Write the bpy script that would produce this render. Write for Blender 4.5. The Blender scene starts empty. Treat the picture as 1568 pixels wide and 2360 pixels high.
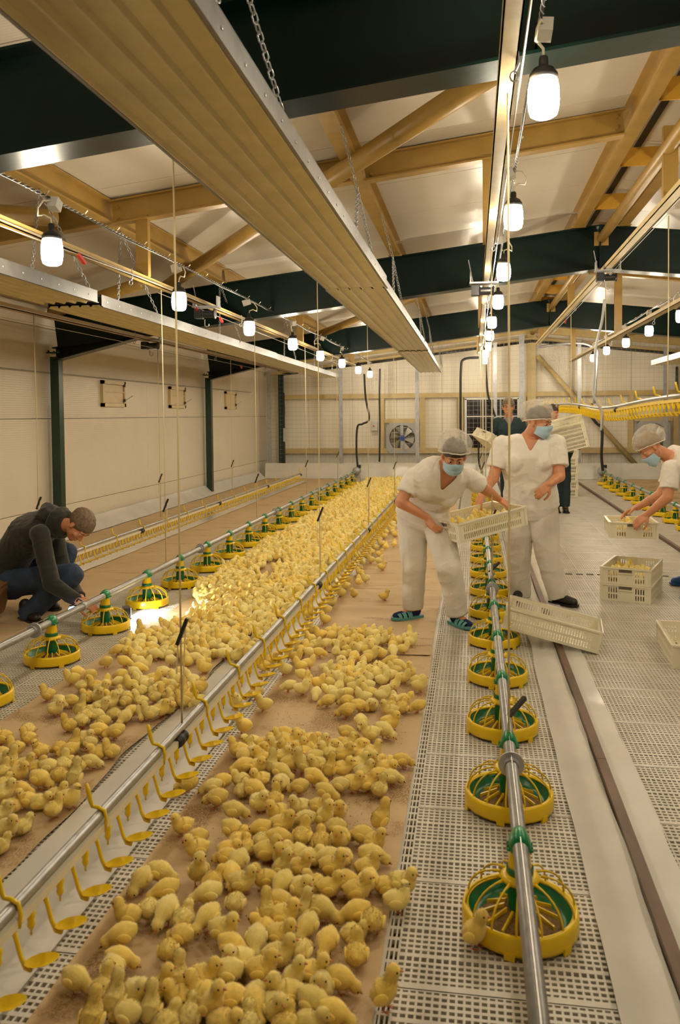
import bpy, bmesh, math, random
import numpy as np
from mathutils import Vector, Matrix, noise

random.seed(7)
rng = np.random.default_rng(7)
SC = bpy.context.scene
COL = SC.collection
PI = math.pi

# ------------------------------------------------------------------ camera, world, exposure
F_PX, YAW, PITCH, ROLL, CAM_H, CY = 1884.8, 0.1619, 0.0372, -0.0092, 1.509, 1027.1


def cam_axes():
    cy, sy, cp, sp = math.cos(YAW), math.sin(YAW), math.cos(PITCH), math.sin(PITCH)
    f = np.array([-sy * cp, cy * cp, -sp]); r = np.array([cy, sy, 0.0]); u = np.cross(r, f)
    cr, sr = math.cos(ROLL), math.sin(ROLL)
    return cr * r + sr * u, -sr * r + cr * u, f


RX, RU, RF = cam_axes()
cam_d = bpy.data.cameras.new('camera'); cam = bpy.data.objects.new('camera', cam_d); COL.objects.link(cam)
M = Matrix.Identity(4)
for i in range(3):
    M[i][0], M[i][1], M[i][2] = RX[i], RU[i], -RF[i]
M[2][3] = CAM_H
cam.matrix_world = M
cam_d.sensor_fit = 'VERTICAL'; cam_d.sensor_height = 36; cam_d.sensor_width = 24
cam_d.lens = F_PX / 2360 * 36
cam_d.shift_y = (CY - 1180) / 2360
cam_d.clip_start = 0.05; cam_d.clip_end = 100
cam_d.dof.use_dof = True; cam_d.dof.focus_distance = 6.2; cam_d.dof.aperture_fstop = 5.0
SC.camera = cam

world = bpy.data.worlds.new('world'); SC.world = world; world.use_nodes = True
world.node_tree.nodes['Background'].inputs[0].default_value = (0.02, 0.018, 0.016, 1)
world.node_tree.nodes['Background'].inputs[1].default_value = 0.5
SC.view_settings.view_transform = 'Standard'; SC.view_settings.look = 'None'
SC.view_settings.gamma = 1.0; SC.view_settings.use_curve_mapping = False
SC.view_settings.exposure = 0.10
SC.cycles.use_denoising = True
SC.cycles.use_adaptive_sampling = True; SC.cycles.adaptive_threshold = 0.08; SC.cycles.adaptive_min_samples = 16
SC.cycles.max_bounces = 7; SC.cycles.diffuse_bounces = 4; SC.cycles.glossy_bounces = 3
SC.cycles.transparent_max_bounces = 8; SC.cycles.transmission_bounces = 3
SC.cycles.caustics_reflective = False; SC.cycles.caustics_refractive = False
SC.cycles.sample_clamp_indirect = 4.0
LAMP_COLOR = (1.0, 0.87, 0.655)
LAMP_POWER = 165.0           # emission strength of a glowing bulb


def at(px, py, X=None, Y=None, Z=None):
    """the point on the plane X=, Y= or Z= that shows at pixel (px, py) of the 1568 x 2360 photograph"""
    d = (px - 784) / F_PX * RX - (py - CY) / F_PX * RU + RF
    if X is not None: t = X / d[0]
    elif Y is not None: t = Y / d[1]
    else: t = (Z - CAM_H) / d[2]
    return Vector((d[0] * t, d[1] * t, CAM_H + d[2] * t))


# ------------------------------------------------------------------ materials
def mat(name, col, rough=0.5, metal=0.0, var=0.0, vscale=6.0, bump=0.0, bscale=40.0, col2=None, sheen=0.0, spec=0.5, objcol=False, coat=0.0,
        stretch=None, trans=0.0):
    m = bpy.data.materials.new(name); m.use_nodes = True
    nt = m.node_tree; N = nt.nodes; L = nt.links; b = N['Principled BSDF']
    b.inputs['Roughness'].default_value = rough; b.inputs['Metallic'].default_value = metal
    b.inputs['Specular IOR Level'].default_value = spec
    if sheen: b.inputs['Sheen Weight'].default_value = sheen
    if coat: b.inputs['Coat Weight'].default_value = coat; b.inputs['Coat Roughness'].default_value = 0.15
    tc = N.new('ShaderNodeTexCoord'); src = tc.outputs['Object']
    if stretch:
        mp = N.new('ShaderNodeMapping'); mp.inputs['Scale'].default_value = stretch; L.new(src, mp.inputs['Vector']); src = mp.outputs[0]
    base = None
    if var or col2:
        n = N.new('ShaderNodeTexNoise'); n.inputs['Scale'].default_value = vscale; n.inputs['Detail'].default_value = 5; n.inputs['Roughness'].default_value = 0.6
        L.new(src, n.inputs['Vector'])
        r = N.new('ShaderNodeValToRGB'); r.color_ramp.elements[0].position = 0.32; r.color_ramp.elements[1].position = 0.68
        c2 = col2 or tuple(max(0, min(1, c * (1 - var))) for c in col)
        c1 = col if col2 else tuple(min(1, c * (1 + var)) for c in col)
        r.color_ramp.elements[0].color = (*c2, 1); r.color_ramp.elements[1].color = (*c1, 1)
        L.new(n.outputs['Fac'], r.inputs[0]); base = r.outputs[0]
    if objcol:
        oi = N.new('ShaderNodeObjectInfo'); mx = N.new('ShaderNodeMix'); mx.data_type = 'RGBA'; mx.blend_type = 'MULTIPLY'; mx.inputs[0].default_value = 1
        if base is None: mx.inputs[6].default_value = (*col, 1)
        else: L.new(base, mx.inputs[6])
        L.new(oi.outputs['Color'], mx.inputs[7]); base = mx.outputs[2]
    if base is None: b.inputs['Base Color'].default_value = (*col, 1)
    else: L.new(base, b.inputs['Base Color'])
    if bump:
        n2 = N.new('ShaderNodeTexNoise'); n2.inputs['Scale'].default_value = bscale; n2.inputs['Detail'].default_value = 4; L.new(src, n2.inputs['Vector'])
        bp = N.new('ShaderNodeBump'); bp.inputs['Strength'].default_value = bump; bp.inputs['Distance'].default_value = 0.01
        L.new(n2.outputs['Fac'], bp.inputs['Height']); L.new(bp.outputs[0], b.inputs['Normal'])
    if trans:
        out = N['Material Output']; tr = N.new('ShaderNodeBsdfTransparent'); ms = N.new('ShaderNodeMixShader'); ms.inputs[0].default_value = trans
        L.new(b.outputs[0], ms.inputs[1]); L.new(tr.outputs[0], ms.inputs[2]); L.new(ms.outputs[0], out.inputs['Surface'])
    return m


def emit(name, col, s):
    m = bpy.data.materials.new(name); m.use_nodes = True; b = m.node_tree.nodes['Principled BSDF']
    b.inputs['Base Color'].default_value = (0.9, 0.9, 0.9, 1)
    b.inputs['Emission Color'].default_value = (*col, 1); b.inputs['Emission Strength'].default_value = s
    return m


def ribbed(name, col, rough, axis, scale, depth, metal=0.0, var=0.04):
    """painted sheet with fine rolled ribs across one object axis"""
    m = mat(name, col, rough, metal, var=var, vscale=1.5)
    nt = m.node_tree; N = nt.nodes; L = nt.links
    tc = N.new('ShaderNodeTexCoord'); w = N.new('ShaderNodeTexWave'); w.bands_direction = axis; w.inputs['Scale'].default_value = scale
    L.new(tc.outputs['Object'], w.inputs['Vector'])
    bp = N.new('ShaderNodeBump'); bp.inputs['Strength'].default_value = depth; bp.inputs['Distance'].default_value = 0.004
    L.new(w.outputs['Fac'], bp.inputs['Height']); L.new(bp.outputs[0], N['Principled BSDF'].inputs['Normal'])
    return m


MT = dict(
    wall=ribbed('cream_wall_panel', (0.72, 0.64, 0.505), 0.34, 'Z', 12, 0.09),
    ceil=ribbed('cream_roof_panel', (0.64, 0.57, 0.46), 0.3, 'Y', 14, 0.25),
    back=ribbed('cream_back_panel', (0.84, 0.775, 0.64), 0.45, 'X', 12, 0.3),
    joint=mat('panel_joint', (0.25, 0.21, 0.15), 0.8),
    green=mat('dark_green_paint', (0.0016, 0.010, 0.0075), 0.30, spec=0.25, var=0.3, vscale=3, bump=0.05, bscale=25),
    greenc=mat('green_column_paint', (0.008, 0.035, 0.022), 0.3, var=0.2),
    yel=mat('ochre_yellow_paint', (0.37, 0.222, 0.048), 0.42, var=0.12, vscale=5, bump=0.05, bscale=30),
    yelo=mat('orange_yellow_plate', (0.62, 0.33, 0.03), 0.45, var=0.1),
    cream=mat('cream_rail_paint', (0.66, 0.52, 0.26), 0.38, var=0.1, vscale=9),
    ochre=mat('ochre_rail_paint', (0.40, 0.27, 0.085), 0.4, var=0.1, vscale=9),
    galv=mat('galvanised_steel', (0.44, 0.44, 0.44), 0.38, 0.65, var=0.15, vscale=20),
    galvd=mat('dull_galvanised_steel', (0.40, 0.40, 0.41), 0.48, 0.45, var=0.2, vscale=14),
    plate=mat('beige_coated_heater_steel', (0.62, 0.52, 0.27), 0.27, 0.15, var=0.08, vscale=5, bump=0.04, bscale=90),
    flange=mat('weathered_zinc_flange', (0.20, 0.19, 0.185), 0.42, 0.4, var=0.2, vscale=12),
    flanged=mat('darkened_zinc_flange', (0.085, 0.08, 0.075), 0.5, 0.2, var=0.2, vscale=12, spec=0.3),  # same zinc, colour darkened to hold down glare from the close lamps
    girt=mat('brightened_ochre_girt_paint', (0.60, 0.45, 0.19), 0.45, var=0.08),  # same ochre, colour lightened to make up for dim light at the back
    vent=mat('cream_vent_plastic', (0.70, 0.56, 0.32), 0.4, var=0.05),
    black=mat('black_rubber', (0.012, 0.012, 0.013), 0.5),
    blackp=mat('black_plastic', (0.02, 0.02, 0.022), 0.35),
    grey=mat('grey_plastic', (0.42, 0.42, 0.42), 0.45, var=0.06),
    lgrey=mat('pale_grey_plastic', (0.62, 0.6, 0.56), 0.4, var=0.05),
    rope=mat('cream_cord', (0.80, 0.72, 0.50), 0.7),
    wire=mat('steel_cable', (0.6, 0.58, 0.54), 0.4, 0.7),
    red=mat('red_plastic', (0.45, 0.03, 0.02), 0.4),
    slat=mat('white_plastic_grating', (0.66, 0.61, 0.52), 0.4, var=0.08, vscale=4, bump=0.03, bscale=60, col2=(0.52, 0.47, 0.38)),
    pit=mat('litter_under_the_grating', (0.15, 0.125, 0.09), 0.95, var=0.4, vscale=14),
    film=mat('glossy_white_film', (0.67, 0.64, 0.58), 0.17, var=0.06, vscale=3, bump=0.12, bscale=9, spec=0.6),
    ypl=mat('yellow_plastic', (0.83, 0.56, 0.008), 0.28, var=0.07, vscale=12),
    gpl=mat('green_plastic', (0.004, 0.16, 0.05), 0.3, var=0.1, vscale=12),
    gcap=mat('bright_green_cap_plastic', (0.004, 0.22, 0.075), 0.28, var=0.08),
    feed=mat('ground_feed', (0.30, 0.17, 0.06), 0.95, col2=(0.17, 0.09, 0.03), vscale=120, bump=0.6, bscale=220),
    pvc=mat('white_pipe', (0.72, 0.66, 0.5), 0.3, var=0.05),
    crate=mat('white_translucent_crate_plastic', (0.80, 0.74, 0.56), 0.33, var=0.04, vscale=8),
    rust=mat('worn_brown_bar', (0.13, 0.075, 0.045), 0.5, 0.2, var=0.35, vscale=9, bump=0.1, bscale=30, stretch=(1, 0.2, 1)),
    glass=mat('dark_night_glass', (0.012, 0.008, 0.01), 0.12, spec=0.5),
    wfr=mat('white_frame_paint', (0.75, 0.72, 0.66), 0.4, var=0.03),
    blue=mat('blue_motor_paint', (0.02, 0.06, 0.3), 0.4),
    blade=mat('fan_blade_steel', (0.5, 0.48, 0.44), 0.3, 0.7),
    chick=mat('chick_down', (0.90, 0.71, 0.20), 0.95, var=0.07, vscale=30, bump=0.12, bscale=200, sheen=0.5, objcol=True),
    wing=mat('chick_wing_down', (0.91, 0.71, 0.18), 0.95, var=0.07, vscale=30, bump=0.12, bscale=200, sheen=0.5, objcol=True),
    beak=mat('chick_beak', (0.62, 0.25, 0.10), 0.45),
    leg=mat('chick_leg_skin', (0.60, 0.17, 0.06), 0.5),
    eye=mat('dark_eye', (0.01, 0.008, 0.006), 0.15),
    skin=mat('skin', (0.62, 0.27, 0.135), 0.5, var=0.08, vscale=14, bump=0.06, bscale=80),
    white=mat('white_cotton', (0.76, 0.71, 0.625), 0.85, var=0.03, vscale=7, bump=0.25, bscale=160, sheen=0.2),
    white2=mat('white_twill', (0.69, 0.635, 0.545), 0.85, var=0.04, vscale=5, bump=0.25, bscale=120, sheen=0.2),
    mask=mat('pale_blue_mask_paper', (0.40, 0.58, 0.68), 0.8, var=0.05, vscale=20, bump=0.1, bscale=120),
    net=mat('hair_net_gauze', (0.74, 0.68, 0.58), 0.8, var=0.12, vscale=28, bump=0.3, bscale=60, trans=0.66),
    netw=mat('hair_net_band', (0.72, 0.66, 0.56), 0.8),
    hairb=mat('dark_brown_hair', (0.05, 0.028, 0.015), 0.5, var=0.4, vscale=40, bump=0.5, bscale=90, stretch=(1, 1, 0.25)),
    hairl=mat('light_brown_hair', (0.28, 0.17, 0.08), 0.5, var=0.3, vscale=40, bump=0.4, bscale=90),
    hairg=mat('greying_brown_hair', (0.17, 0.115, 0.07), 0.6, var=0.45, vscale=60, bump=0.6, bscale=110),
    hoodie=mat('dark_olive_fleece', (0.021, 0.018, 0.012), 0.9, var=0.15, vscale=20, bump=0.2, bscale=120, sheen=0.2),
    jeans=mat('blue_denim', (0.035, 0.06, 0.115), 0.85, col2=(0.02, 0.032, 0.065), vscale=9, bump=0.3, bscale=200),
    boot=mat('black_brown_leather', (0.014, 0.010, 0.009), 0.45, var=0.3, vscale=20),
    bag=mat('tan_leather', (0.24, 0.11, 0.035), 0.5, var=0.25, vscale=10, bump=0.15, bscale=50),
    jacket=mat('dark_teal_jacket', (0.012, 0.032, 0.036), 0.8, var=0.2, vscale=10, bump=0.2, bscale=100),
    shirtg=mat('grey_shirt', (0.25, 0.22, 0.2), 0.85),
    stripe=mat('pale_striped_shirt', (0.5, 0.45, 0.4), 0.85),
    teal=mat('teal_rubber', (0.10, 0.32, 0.32), 0.5, var=0.06),
    navy=mat('navy_knit_sock', (0.012, 0.02, 0.10), 0.9, bump=0.3, bscale=160),
    bluec=mat('blue_rubber_clog', (0.02, 0.09, 0.30), 0.45, var=0.08),
    phone=mat('black_phone', (0.01, 0.01, 0.012), 0.2),
)
# thin cord lets light through
_r = MT['rope'].node_tree; _t = _r.nodes.new('ShaderNodeBsdfTranslucent'); _t.inputs[0].default_value = (0.85, 0.76, 0.52, 1); _m = _r.nodes.new('ShaderNodeMixShader'); _m.inputs[0].default_value = 0.5
_r.links.new(_r.nodes['Principled BSDF'].outputs[0], _m.inputs[1]); _r.links.new(_t.outputs[0], _m.inputs[2]); _r.links.new(_m.outputs[0], _r.nodes['Material Output'].inputs['Surface'])
MT['bulb'] = emit('lit_bulb_glass', LAMP_COLOR, LAMP_POWER)
MT['screen'] = emit('lit_phone_screen', (0.25, 0.5, 1.0), 2.5)
MT['torch'] = emit('lit_torch_lens', (0.95, 0.97, 1.0), 25.0)


# kraft paper: folds and scattered feed have shapes of their own
def paper_material(st=(1, 1, 1), lo=.50, nm='brown_kraft_paper'):
    m = mat(nm, (0.55, 0.39, 0.21), 0.72, var=0.06, vscale=2.2, bump=0.1, bscale=35)
    nt = m.node_tree; N = nt.nodes; L = nt.links; b = N['Principled BSDF']
    old = b.inputs['Base Color'].links[0].from_socket
    tc = N.new('ShaderNodeTexCoord'); mp = N.new('ShaderNodeMapping'); mp.inputs['Scale'].default_value = st; L.new(tc.outputs['Object'], mp.inputs[0])
    n = N.new('ShaderNodeTexNoise'); n.inputs['Scale'].default_value = 2.1; n.inputs['Detail'].default_value = 7; n.inputs['Roughness'].default_value = 0.66; L.new(mp.outputs[0], n.inputs[0])
    r = N.new('ShaderNodeValToRGB'); r.color_ramp.elements[0].position = lo; r.color_ramp.elements[1].position = lo + .09
    r.color_ramp.elements[0].color = (0, 0, 0, 1); r.color_ramp.elements[1].color = (0.95, 0.95, 0.95, 1); L.new(n.outputs[0], r.inputs[0])
    g = N.new('ShaderNodeTexNoise'); g.inputs['Scale'].default_value = 160; L.new(tc.outputs['Object'], g.inputs[0])
    gr = N.new('ShaderNodeValToRGB'); gr.color_ramp.elements[0].position = 0.4; gr.color_ramp.elements[1].position = 0.55; L.new(g.outputs[0], gr.inputs[0])
    mu = N.new('ShaderNodeMath'); mu.operation = 'MULTIPLY'; L.new(r.outputs[0], mu.inputs[0]); L.new(gr.outputs[0], mu.inputs[1])
    mx = N.new('ShaderNodeMix'); mx.data_type = 'RGBA'; mx.inputs[7].default_value = (0.27, 0.15, 0.055, 1); L.new(mu.outputs[0], mx.inputs[0]); L.new(old, mx.inputs[6])
    L.new(mx.outputs[2], b.inputs['Base Color'])
    return m


MT['paper'] = paper_material()
MT['paper2'] = paper_material((0.9, 4.2, 1), .56, 'rippled_kraft_paper')  # stretched patches: scattered feed, with the shading of the ripples painted in


# ------------------------------------------------------------------ mesh helpers
class MB:
    def __init__(s): s.v = []; s.f = []

    def add(s, verts, faces):
        o = len(s.v); s.v += [tuple(v) for v in verts]; s.f += [tuple(i + o for i in f) for f in faces]; return s

    def box(s, c, d, R=None, taper=1.0):
        x, y, z = (k / 2 for k in d); vs = []
        for sz in (-1, 1):
            t = taper if sz > 0 else 1.0
            for sx, sy in ((-1, -1), (1, -1), (1, 1), (-1, 1)):
                p = Vector((sx * x * t, sy * y * t, sz * z))
                if R is not None: p = R @ p
                vs.append(p + Vector(c))
        return s.add(vs, [(3, 2, 1, 0), (4, 5, 6, 7), (0, 1, 5, 4), (1, 2, 6, 5), (2, 3, 7, 6), (3, 0, 4, 7)])

    def bar(s, a, b, w, h, up=(0, 0, 1)):
        a, b = Vector(a), Vector(b); d = (b - a); L = d.length; d.normalize(); up = Vector(up)
        x = d.cross(up)
        if x.length < 1e-5: x = d.cross(Vector((1, 0, 0)))
        x.normalize(); u = x.cross(d)
        return s.box((a + b) / 2, (w, L, h), Matrix((x, d, u)).transposed())

    def tube(s, pts, r, n=8, cap=True, closed=False):
        pts = [Vector(p) for p in pts]; k = len(pts); rr = r if hasattr(r, '__len__') else [r] * k
        vs, fs = [], []; x = None
        for i, p in enumerate(pts):
            if closed: t = pts[(i + 1) % k] - pts[i - 1]
            else: t = pts[min(i + 1, k - 1)] - pts[max(i - 1, 0)]
            if t.length < 1e-9: t = Vector((0, 0, 1))
            t.normalize()
            if x is None:
                x = t.orthogonal().normalized()
            else:
                x = x - t * x.dot(t)
                x = x.normalized() if x.length > 1e-6 else t.orthogonal().normalized()
            y = t.cross(x)
            for j in range(n):
                a = 2 * PI * j / n; vs.append(p + (x * math.cos(a) + y * math.sin(a)) * rr[i])
        m = k if closed else k - 1
        for i in range(m):
            for j in range(n):
                a, b = i * n + j, i * n + (j + 1) % n; c, d = ((i + 1) % k) * n + (j + 1) % n, ((i + 1) % k) * n + j
                fs.append((a, b, c, d))
        if cap and not closed: fs += [tuple(range(n))[::-1], tuple((k - 1) * n + j for j in range(n))]
        return s.add(vs, fs)

    def lathe(s, prof, n=24, c=(0, 0, 0), R=None):
        vs, fs = [], []; k = len(prof); c = Vector(c)
        for r, z in prof:
            for j in range(n):
                a = 2 * PI * j / n; p = Vector((r * math.cos(a), r * math.sin(a), z))
                if R is not None: p = R @ p
                vs.append(p + c)
        for i in range(k - 1):
            for j in range(n):
                fs.append((i * n + j, i * n + (j + 1) % n, (i + 1) * n + (j + 1) % n, (i + 1) * n + j))
        return s.add(vs, fs)

    def ell(s, c, r, R=None, n=12, m=8):
        c = Vector(c); vs = [Vector((0, 0, -1))]; fs = []
        for i in range(1, m):
            t = PI * i / m
            for j in range(n):
                a = 2 * PI * j / n; vs.append(Vector((math.sin(t) * math.cos(a), math.sin(t) * math.sin(a), -math.cos(t))))
        vs.append(Vector((0, 0, 1))); out = []
        for v in vs:
            p = Vector((v.x * r[0], v.y * r[1], v.z * r[2]))
            if R is not None: p = R @ p
            out.append(p + c)
        for j in range(n): fs.append((0, 1 + (j + 1) % n, 1 + j))
        for i in range(m - 2):
            for j in range(n):
                a = 1 + i * n + j; b = 1 + i * n + (j + 1) % n; fs.append((a, b, b + n, a + n))
        l = 1 + (m - 2) * n; e = len(vs) - 1
        for j in range(n): fs.append((l + j, l + (j + 1) % n, e))
        return s.add(out, fs)

    def capsule(s, a, b, ra, rb, n=12):
        a, b = Vector(a), Vector(b); d = b - a; L = max(d.length, 1e-6); d = d / L; pts, rs = [], []
        for t in (0.02, 0.35, 0.75): pts.append(a - d * ra * math.cos(t * PI / 2)); rs.append(ra * math.sin(t * PI / 2))
        pts.append(a); rs.append(ra); pts.append(b); rs.append(rb)
        for t in (0.75, 0.35, 0.02): pts.append(b + d * rb * math.cos(t * PI / 2)); rs.append(rb * math.sin(t * PI / 2))
        return s.tube(pts, rs, n)

    def loft(s, rings, n=20):
        """rings: (centre, right, forward, rx, ry) closed at both ends"""
        vs, fs = [], []; k = len(rings)
        for c, r, f, rx, ry in rings:
            for j in range(n):
                a = 2 * PI * j / n; ca, sa = math.cos(a), math.sin(a)
                e = 0.8; ca = math.copysign(abs(ca) ** e, ca); sa = math.copysign(abs(sa) ** e, sa)
                vs.append(Vector(c) + Vector(r) * (ca * rx) + Vector(f) * (sa * ry))
        for i in range(k - 1):
            for j in range(n): fs.append((i * n + j, i * n + (j + 1) % n, (i + 1) * n + (j + 1) % n, (i + 1) * n + j))
        fs += [tuple(range(n))[::-1], tuple((k - 1) * n + j for j in range(n))]
        return s.add(vs, fs)

    def mesh(s, name, m, smooth=False):
        me = bpy.data.meshes.new(name); me.from_pydata(s.v, [], s.f); me.update()
        if m is not None: me.materials.append(m)
        if smooth: me.polygons.foreach_set('use_smooth', [True] * len(me.polygons))
        return me

    def build(s, name, m, parent=None, smooth=False, loc=None):
        return put(name, s.mesh(name, m, smooth), parent, loc)


def put(name, me, parent=None, loc=None):
    o = bpy.data.objects.new(name, me); COL.objects.link(o)
    if parent is not None: o.parent = parent
    if loc is not None: o.location = loc
    return o


def tag(o, label, cat, group=None, kind=None):
    if label: o['label'] = label
    if cat: o['category'] = cat
    if group: o['group'] = group
    if kind: o['kind'] = kind
    return o


def empty(name, loc, label=None, cat=None, group=None, rz=0):
    o = bpy.data.objects.new(name, None); COL.objects.link(o); o.location = loc; o.rotation_euler.z = rz; o.empty_display_size = 0.1
    return tag(o, label, cat, group)


def structure(o):
    o['kind'] = 'structure'; return o


KIDS = {}


def copy_tree(o, parent=None):
    c = o.copy(); COL.objects.link(c)
    if parent is not None: c.parent = parent
    for ch in KIDS.setdefault(o.name, list(o.children)): copy_tree(ch, c)
    return c


ORD = ['first', 'second', 'third', 'fourth', 'fifth', 'sixth', 'seventh', 'eighth', 'ninth', 'tenth', 'eleventh', 'twelfth', 'thirteenth', 'fourteenth',
       'fifteenth', 'sixteenth', 'seventeenth', 'eighteenth', 'nineteenth', 'twentieth', 'twenty-first', 'twenty-second', 'twenty-third', 'twenty-fourth', 'twenty-fifth', 'twenty-sixth', 'twenty-seventh', 'twenty-eighth', 'twenty-ninth', 'thirtieth']

# ================================================================== THE ROOM
X_L, X_R, Y_B, Y_F, RIDGE = -5.15, 7.87, 20.0, -3.0, 1.36


def z_raf(x): return 3.54 - 0.113 * abs(x - RIDGE)        # top of the rafters
def z_cei(x): return z_raf(x) + 0.19                       # underside of the roof panels


floor = structure(MB().box((1.36, 8.5, -0.16), (13.4, 23.4, 0.1)).build('floor', MT['pit']))




# left wall: three tall tongue-and-groove panels per storey, laid lengthwise
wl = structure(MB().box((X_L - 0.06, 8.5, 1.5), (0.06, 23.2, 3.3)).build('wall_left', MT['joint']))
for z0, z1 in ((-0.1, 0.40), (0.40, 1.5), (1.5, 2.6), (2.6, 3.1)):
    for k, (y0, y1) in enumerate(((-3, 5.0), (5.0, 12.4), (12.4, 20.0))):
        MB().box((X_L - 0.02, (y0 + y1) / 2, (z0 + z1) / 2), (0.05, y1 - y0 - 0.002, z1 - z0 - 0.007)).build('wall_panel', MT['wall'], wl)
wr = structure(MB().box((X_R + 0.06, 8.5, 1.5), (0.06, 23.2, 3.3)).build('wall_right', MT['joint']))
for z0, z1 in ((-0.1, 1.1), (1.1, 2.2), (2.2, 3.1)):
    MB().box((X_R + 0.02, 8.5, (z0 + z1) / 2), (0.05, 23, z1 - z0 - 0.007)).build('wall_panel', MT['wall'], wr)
wf = structure(MB().box((1.36, Y_F - 0.03, 1.8), (13.2, 0.06, 4.0)).build('wall_front', MT['wall']))
# back wall: upright panels
wb = structure(MB().box((1.36, Y_B + 0.08, 1.85), (13.2, 0.06, 4.1)).build('wall_back', MT['joint']))
x = X_L
while x < X_R - 0.2:
    w_ = min(1.1, X_R - x); zt = z_cei(x + w_ / 2) + 0.02
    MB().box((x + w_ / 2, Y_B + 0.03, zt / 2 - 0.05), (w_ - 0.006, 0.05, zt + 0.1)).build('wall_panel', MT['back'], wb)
    x += 1.1
# roof panels, two slopes, each sheet a piece of its own
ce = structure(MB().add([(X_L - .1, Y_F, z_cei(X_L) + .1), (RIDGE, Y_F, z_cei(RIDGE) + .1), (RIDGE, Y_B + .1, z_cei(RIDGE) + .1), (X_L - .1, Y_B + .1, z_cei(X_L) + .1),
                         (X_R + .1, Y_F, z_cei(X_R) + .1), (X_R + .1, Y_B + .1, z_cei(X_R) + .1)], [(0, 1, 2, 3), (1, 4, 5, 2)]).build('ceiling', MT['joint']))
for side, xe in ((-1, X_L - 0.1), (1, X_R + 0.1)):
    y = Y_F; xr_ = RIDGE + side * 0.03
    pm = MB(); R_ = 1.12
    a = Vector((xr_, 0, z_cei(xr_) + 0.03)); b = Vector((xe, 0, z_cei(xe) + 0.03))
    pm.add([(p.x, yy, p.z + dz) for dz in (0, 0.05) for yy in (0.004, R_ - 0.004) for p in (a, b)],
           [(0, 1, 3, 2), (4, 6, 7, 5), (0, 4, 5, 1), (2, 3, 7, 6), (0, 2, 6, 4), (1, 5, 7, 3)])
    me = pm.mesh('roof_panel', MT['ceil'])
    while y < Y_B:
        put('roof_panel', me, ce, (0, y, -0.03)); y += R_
# dark ridge gap and cap
structure(MB().box((RIDGE, 8.5, z_cei(RIDGE) + 0.01), (0.46, 23, 0.02)).build('trim_1', MT['black']))


# dark green portal frames
def i_section(mb, a, b, h, wf_, tf=0.014, tw=0.012):
    a, b = Vector(a), Vector(b)
    for s in (-1, 1): mb.bar(a + Vector((0, 0, s * (h / 2 - tf / 2))), b + Vector((0, 0, s * (h / 2 - tf / 2))), wf_, tf)
    mb.bar(a, b, tw, h - 2 * tf)


FRAMES = (-2.33, 3.5, 9.34, 15.17)
for i, fy in enumerate(FRAMES):
    fr = structure(empty('portal_frame_%d' % (i + 1), (0, fy, 0))); fr.name = 'trim_%d' % (i + 2)
    for s, xe in ((-1, X_L + 0.12), (1, X_R - 0.12)):
        mb = MB(); a = Vector((RIDGE, 0, z_raf(RIDGE) - 0.235)); b = Vector((xe, 0, z_raf(xe) - 0.235))
        i_section(mb, a, b, 0.47, 0.2)
        # haunch web and its bottom flange
        xh = xe - s * 1.15
        zb = z_raf(xe) - 0.47; zh = z_raf(xh) - 0.47
        mb.add([(xe, -.006, zb), (xh, -.006, zh), (xe, -.006, zb - .14), (xe, .006, zb), (xh, .006, zh), (xe, .006, zb - .14)], [(0, 2, 1), (3, 4, 5), (0, 1, 4, 3), (1, 2, 5, 4)])
        mb.bar((xe, 0, zb - 0.14), (xh, 0, zh - 0.005), 0.18, 0.014)
        mb.build('rafter', MT['green'], fr)
        cm = MB(); xc = xe
        cm.box((xc, 0, 1.1), (0.11, 0.11, 2.3)); cm.box((xc, 0, 2.3), (0.17, 0.17, 0.016))
        for k in (-1, 1):
            for q in (-1, 1): cm.lathe([(0.0, 0.02), (0.012, 0.02), (0.012, 0)], 8, (xc + k * 0.065, q * 0.065, 2.31))
        cm.build('column', MT['greenc'], fr)
    MB().box((RIDGE, 0, z_raf(RIDGE) - 0.235), (0.016, 0.19, 0.46)).build('splice_plate', MT['green'], fr)

# ochre purlins, mid-bay cross beams, hangers, tube braces (each a thing of the roof)
BAYS = [(-2.33, 3.5), (3.5, 9.34), (9.34, 15.17), (15.17, 20.0)]
pn = 5


def trim():
    global pn
    pn += 1; return 'trim_%d' % pn


for xp in (-4.95, -2.9, -0.86, 1.13, 1.6, 3.6, 5.6):
    p = structure(empty(trim(), (xp, 0, 0)))
    for y0, y1 in BAYS:
        mb = MB(); z = z_raf(xp) + 0.095
        i_section(mb, (0, y0 + 0.06, z), (0, y1 - 0.06, z), 0.185, 0.11, 0.012, 0.012)
        for yy in (y0 + 0.09, y1 - 0.09): mb.box((0, yy, z - 0.09), (0.15, 0.10, 0.014))
        mb.build('purlin', MT['yel'], p)
for ym in (6.25, 12.25, 17.6):
    t = structure(empty(trim(), (0, ym, 0)))
    for x0, x1 in ((-4.95, -2.9), (-2.9, -0.86), (-0.86, 1.13), (1.6, 3.6), (3.6, 5.6)):
        mb = MB(); i_section(mb, (x0 + .05, 0, z_raf(x0) + 0.085), (x1 - .05, 0, z_raf(x1) + 0.085), 0.19, 0.10, 0.012, 0.012)
        for xx, s in ((x0, 1), (x1, -1)):
            for zz in (0.045, 0.125): mb.tube([(xx + s * .1, -.03, z_raf(xx) + zz), (xx + s * .1, .03, z_raf(xx) + zz)], 0.012, 6)
        mb.build('cross_beam', MT['yel'], t)
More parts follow.
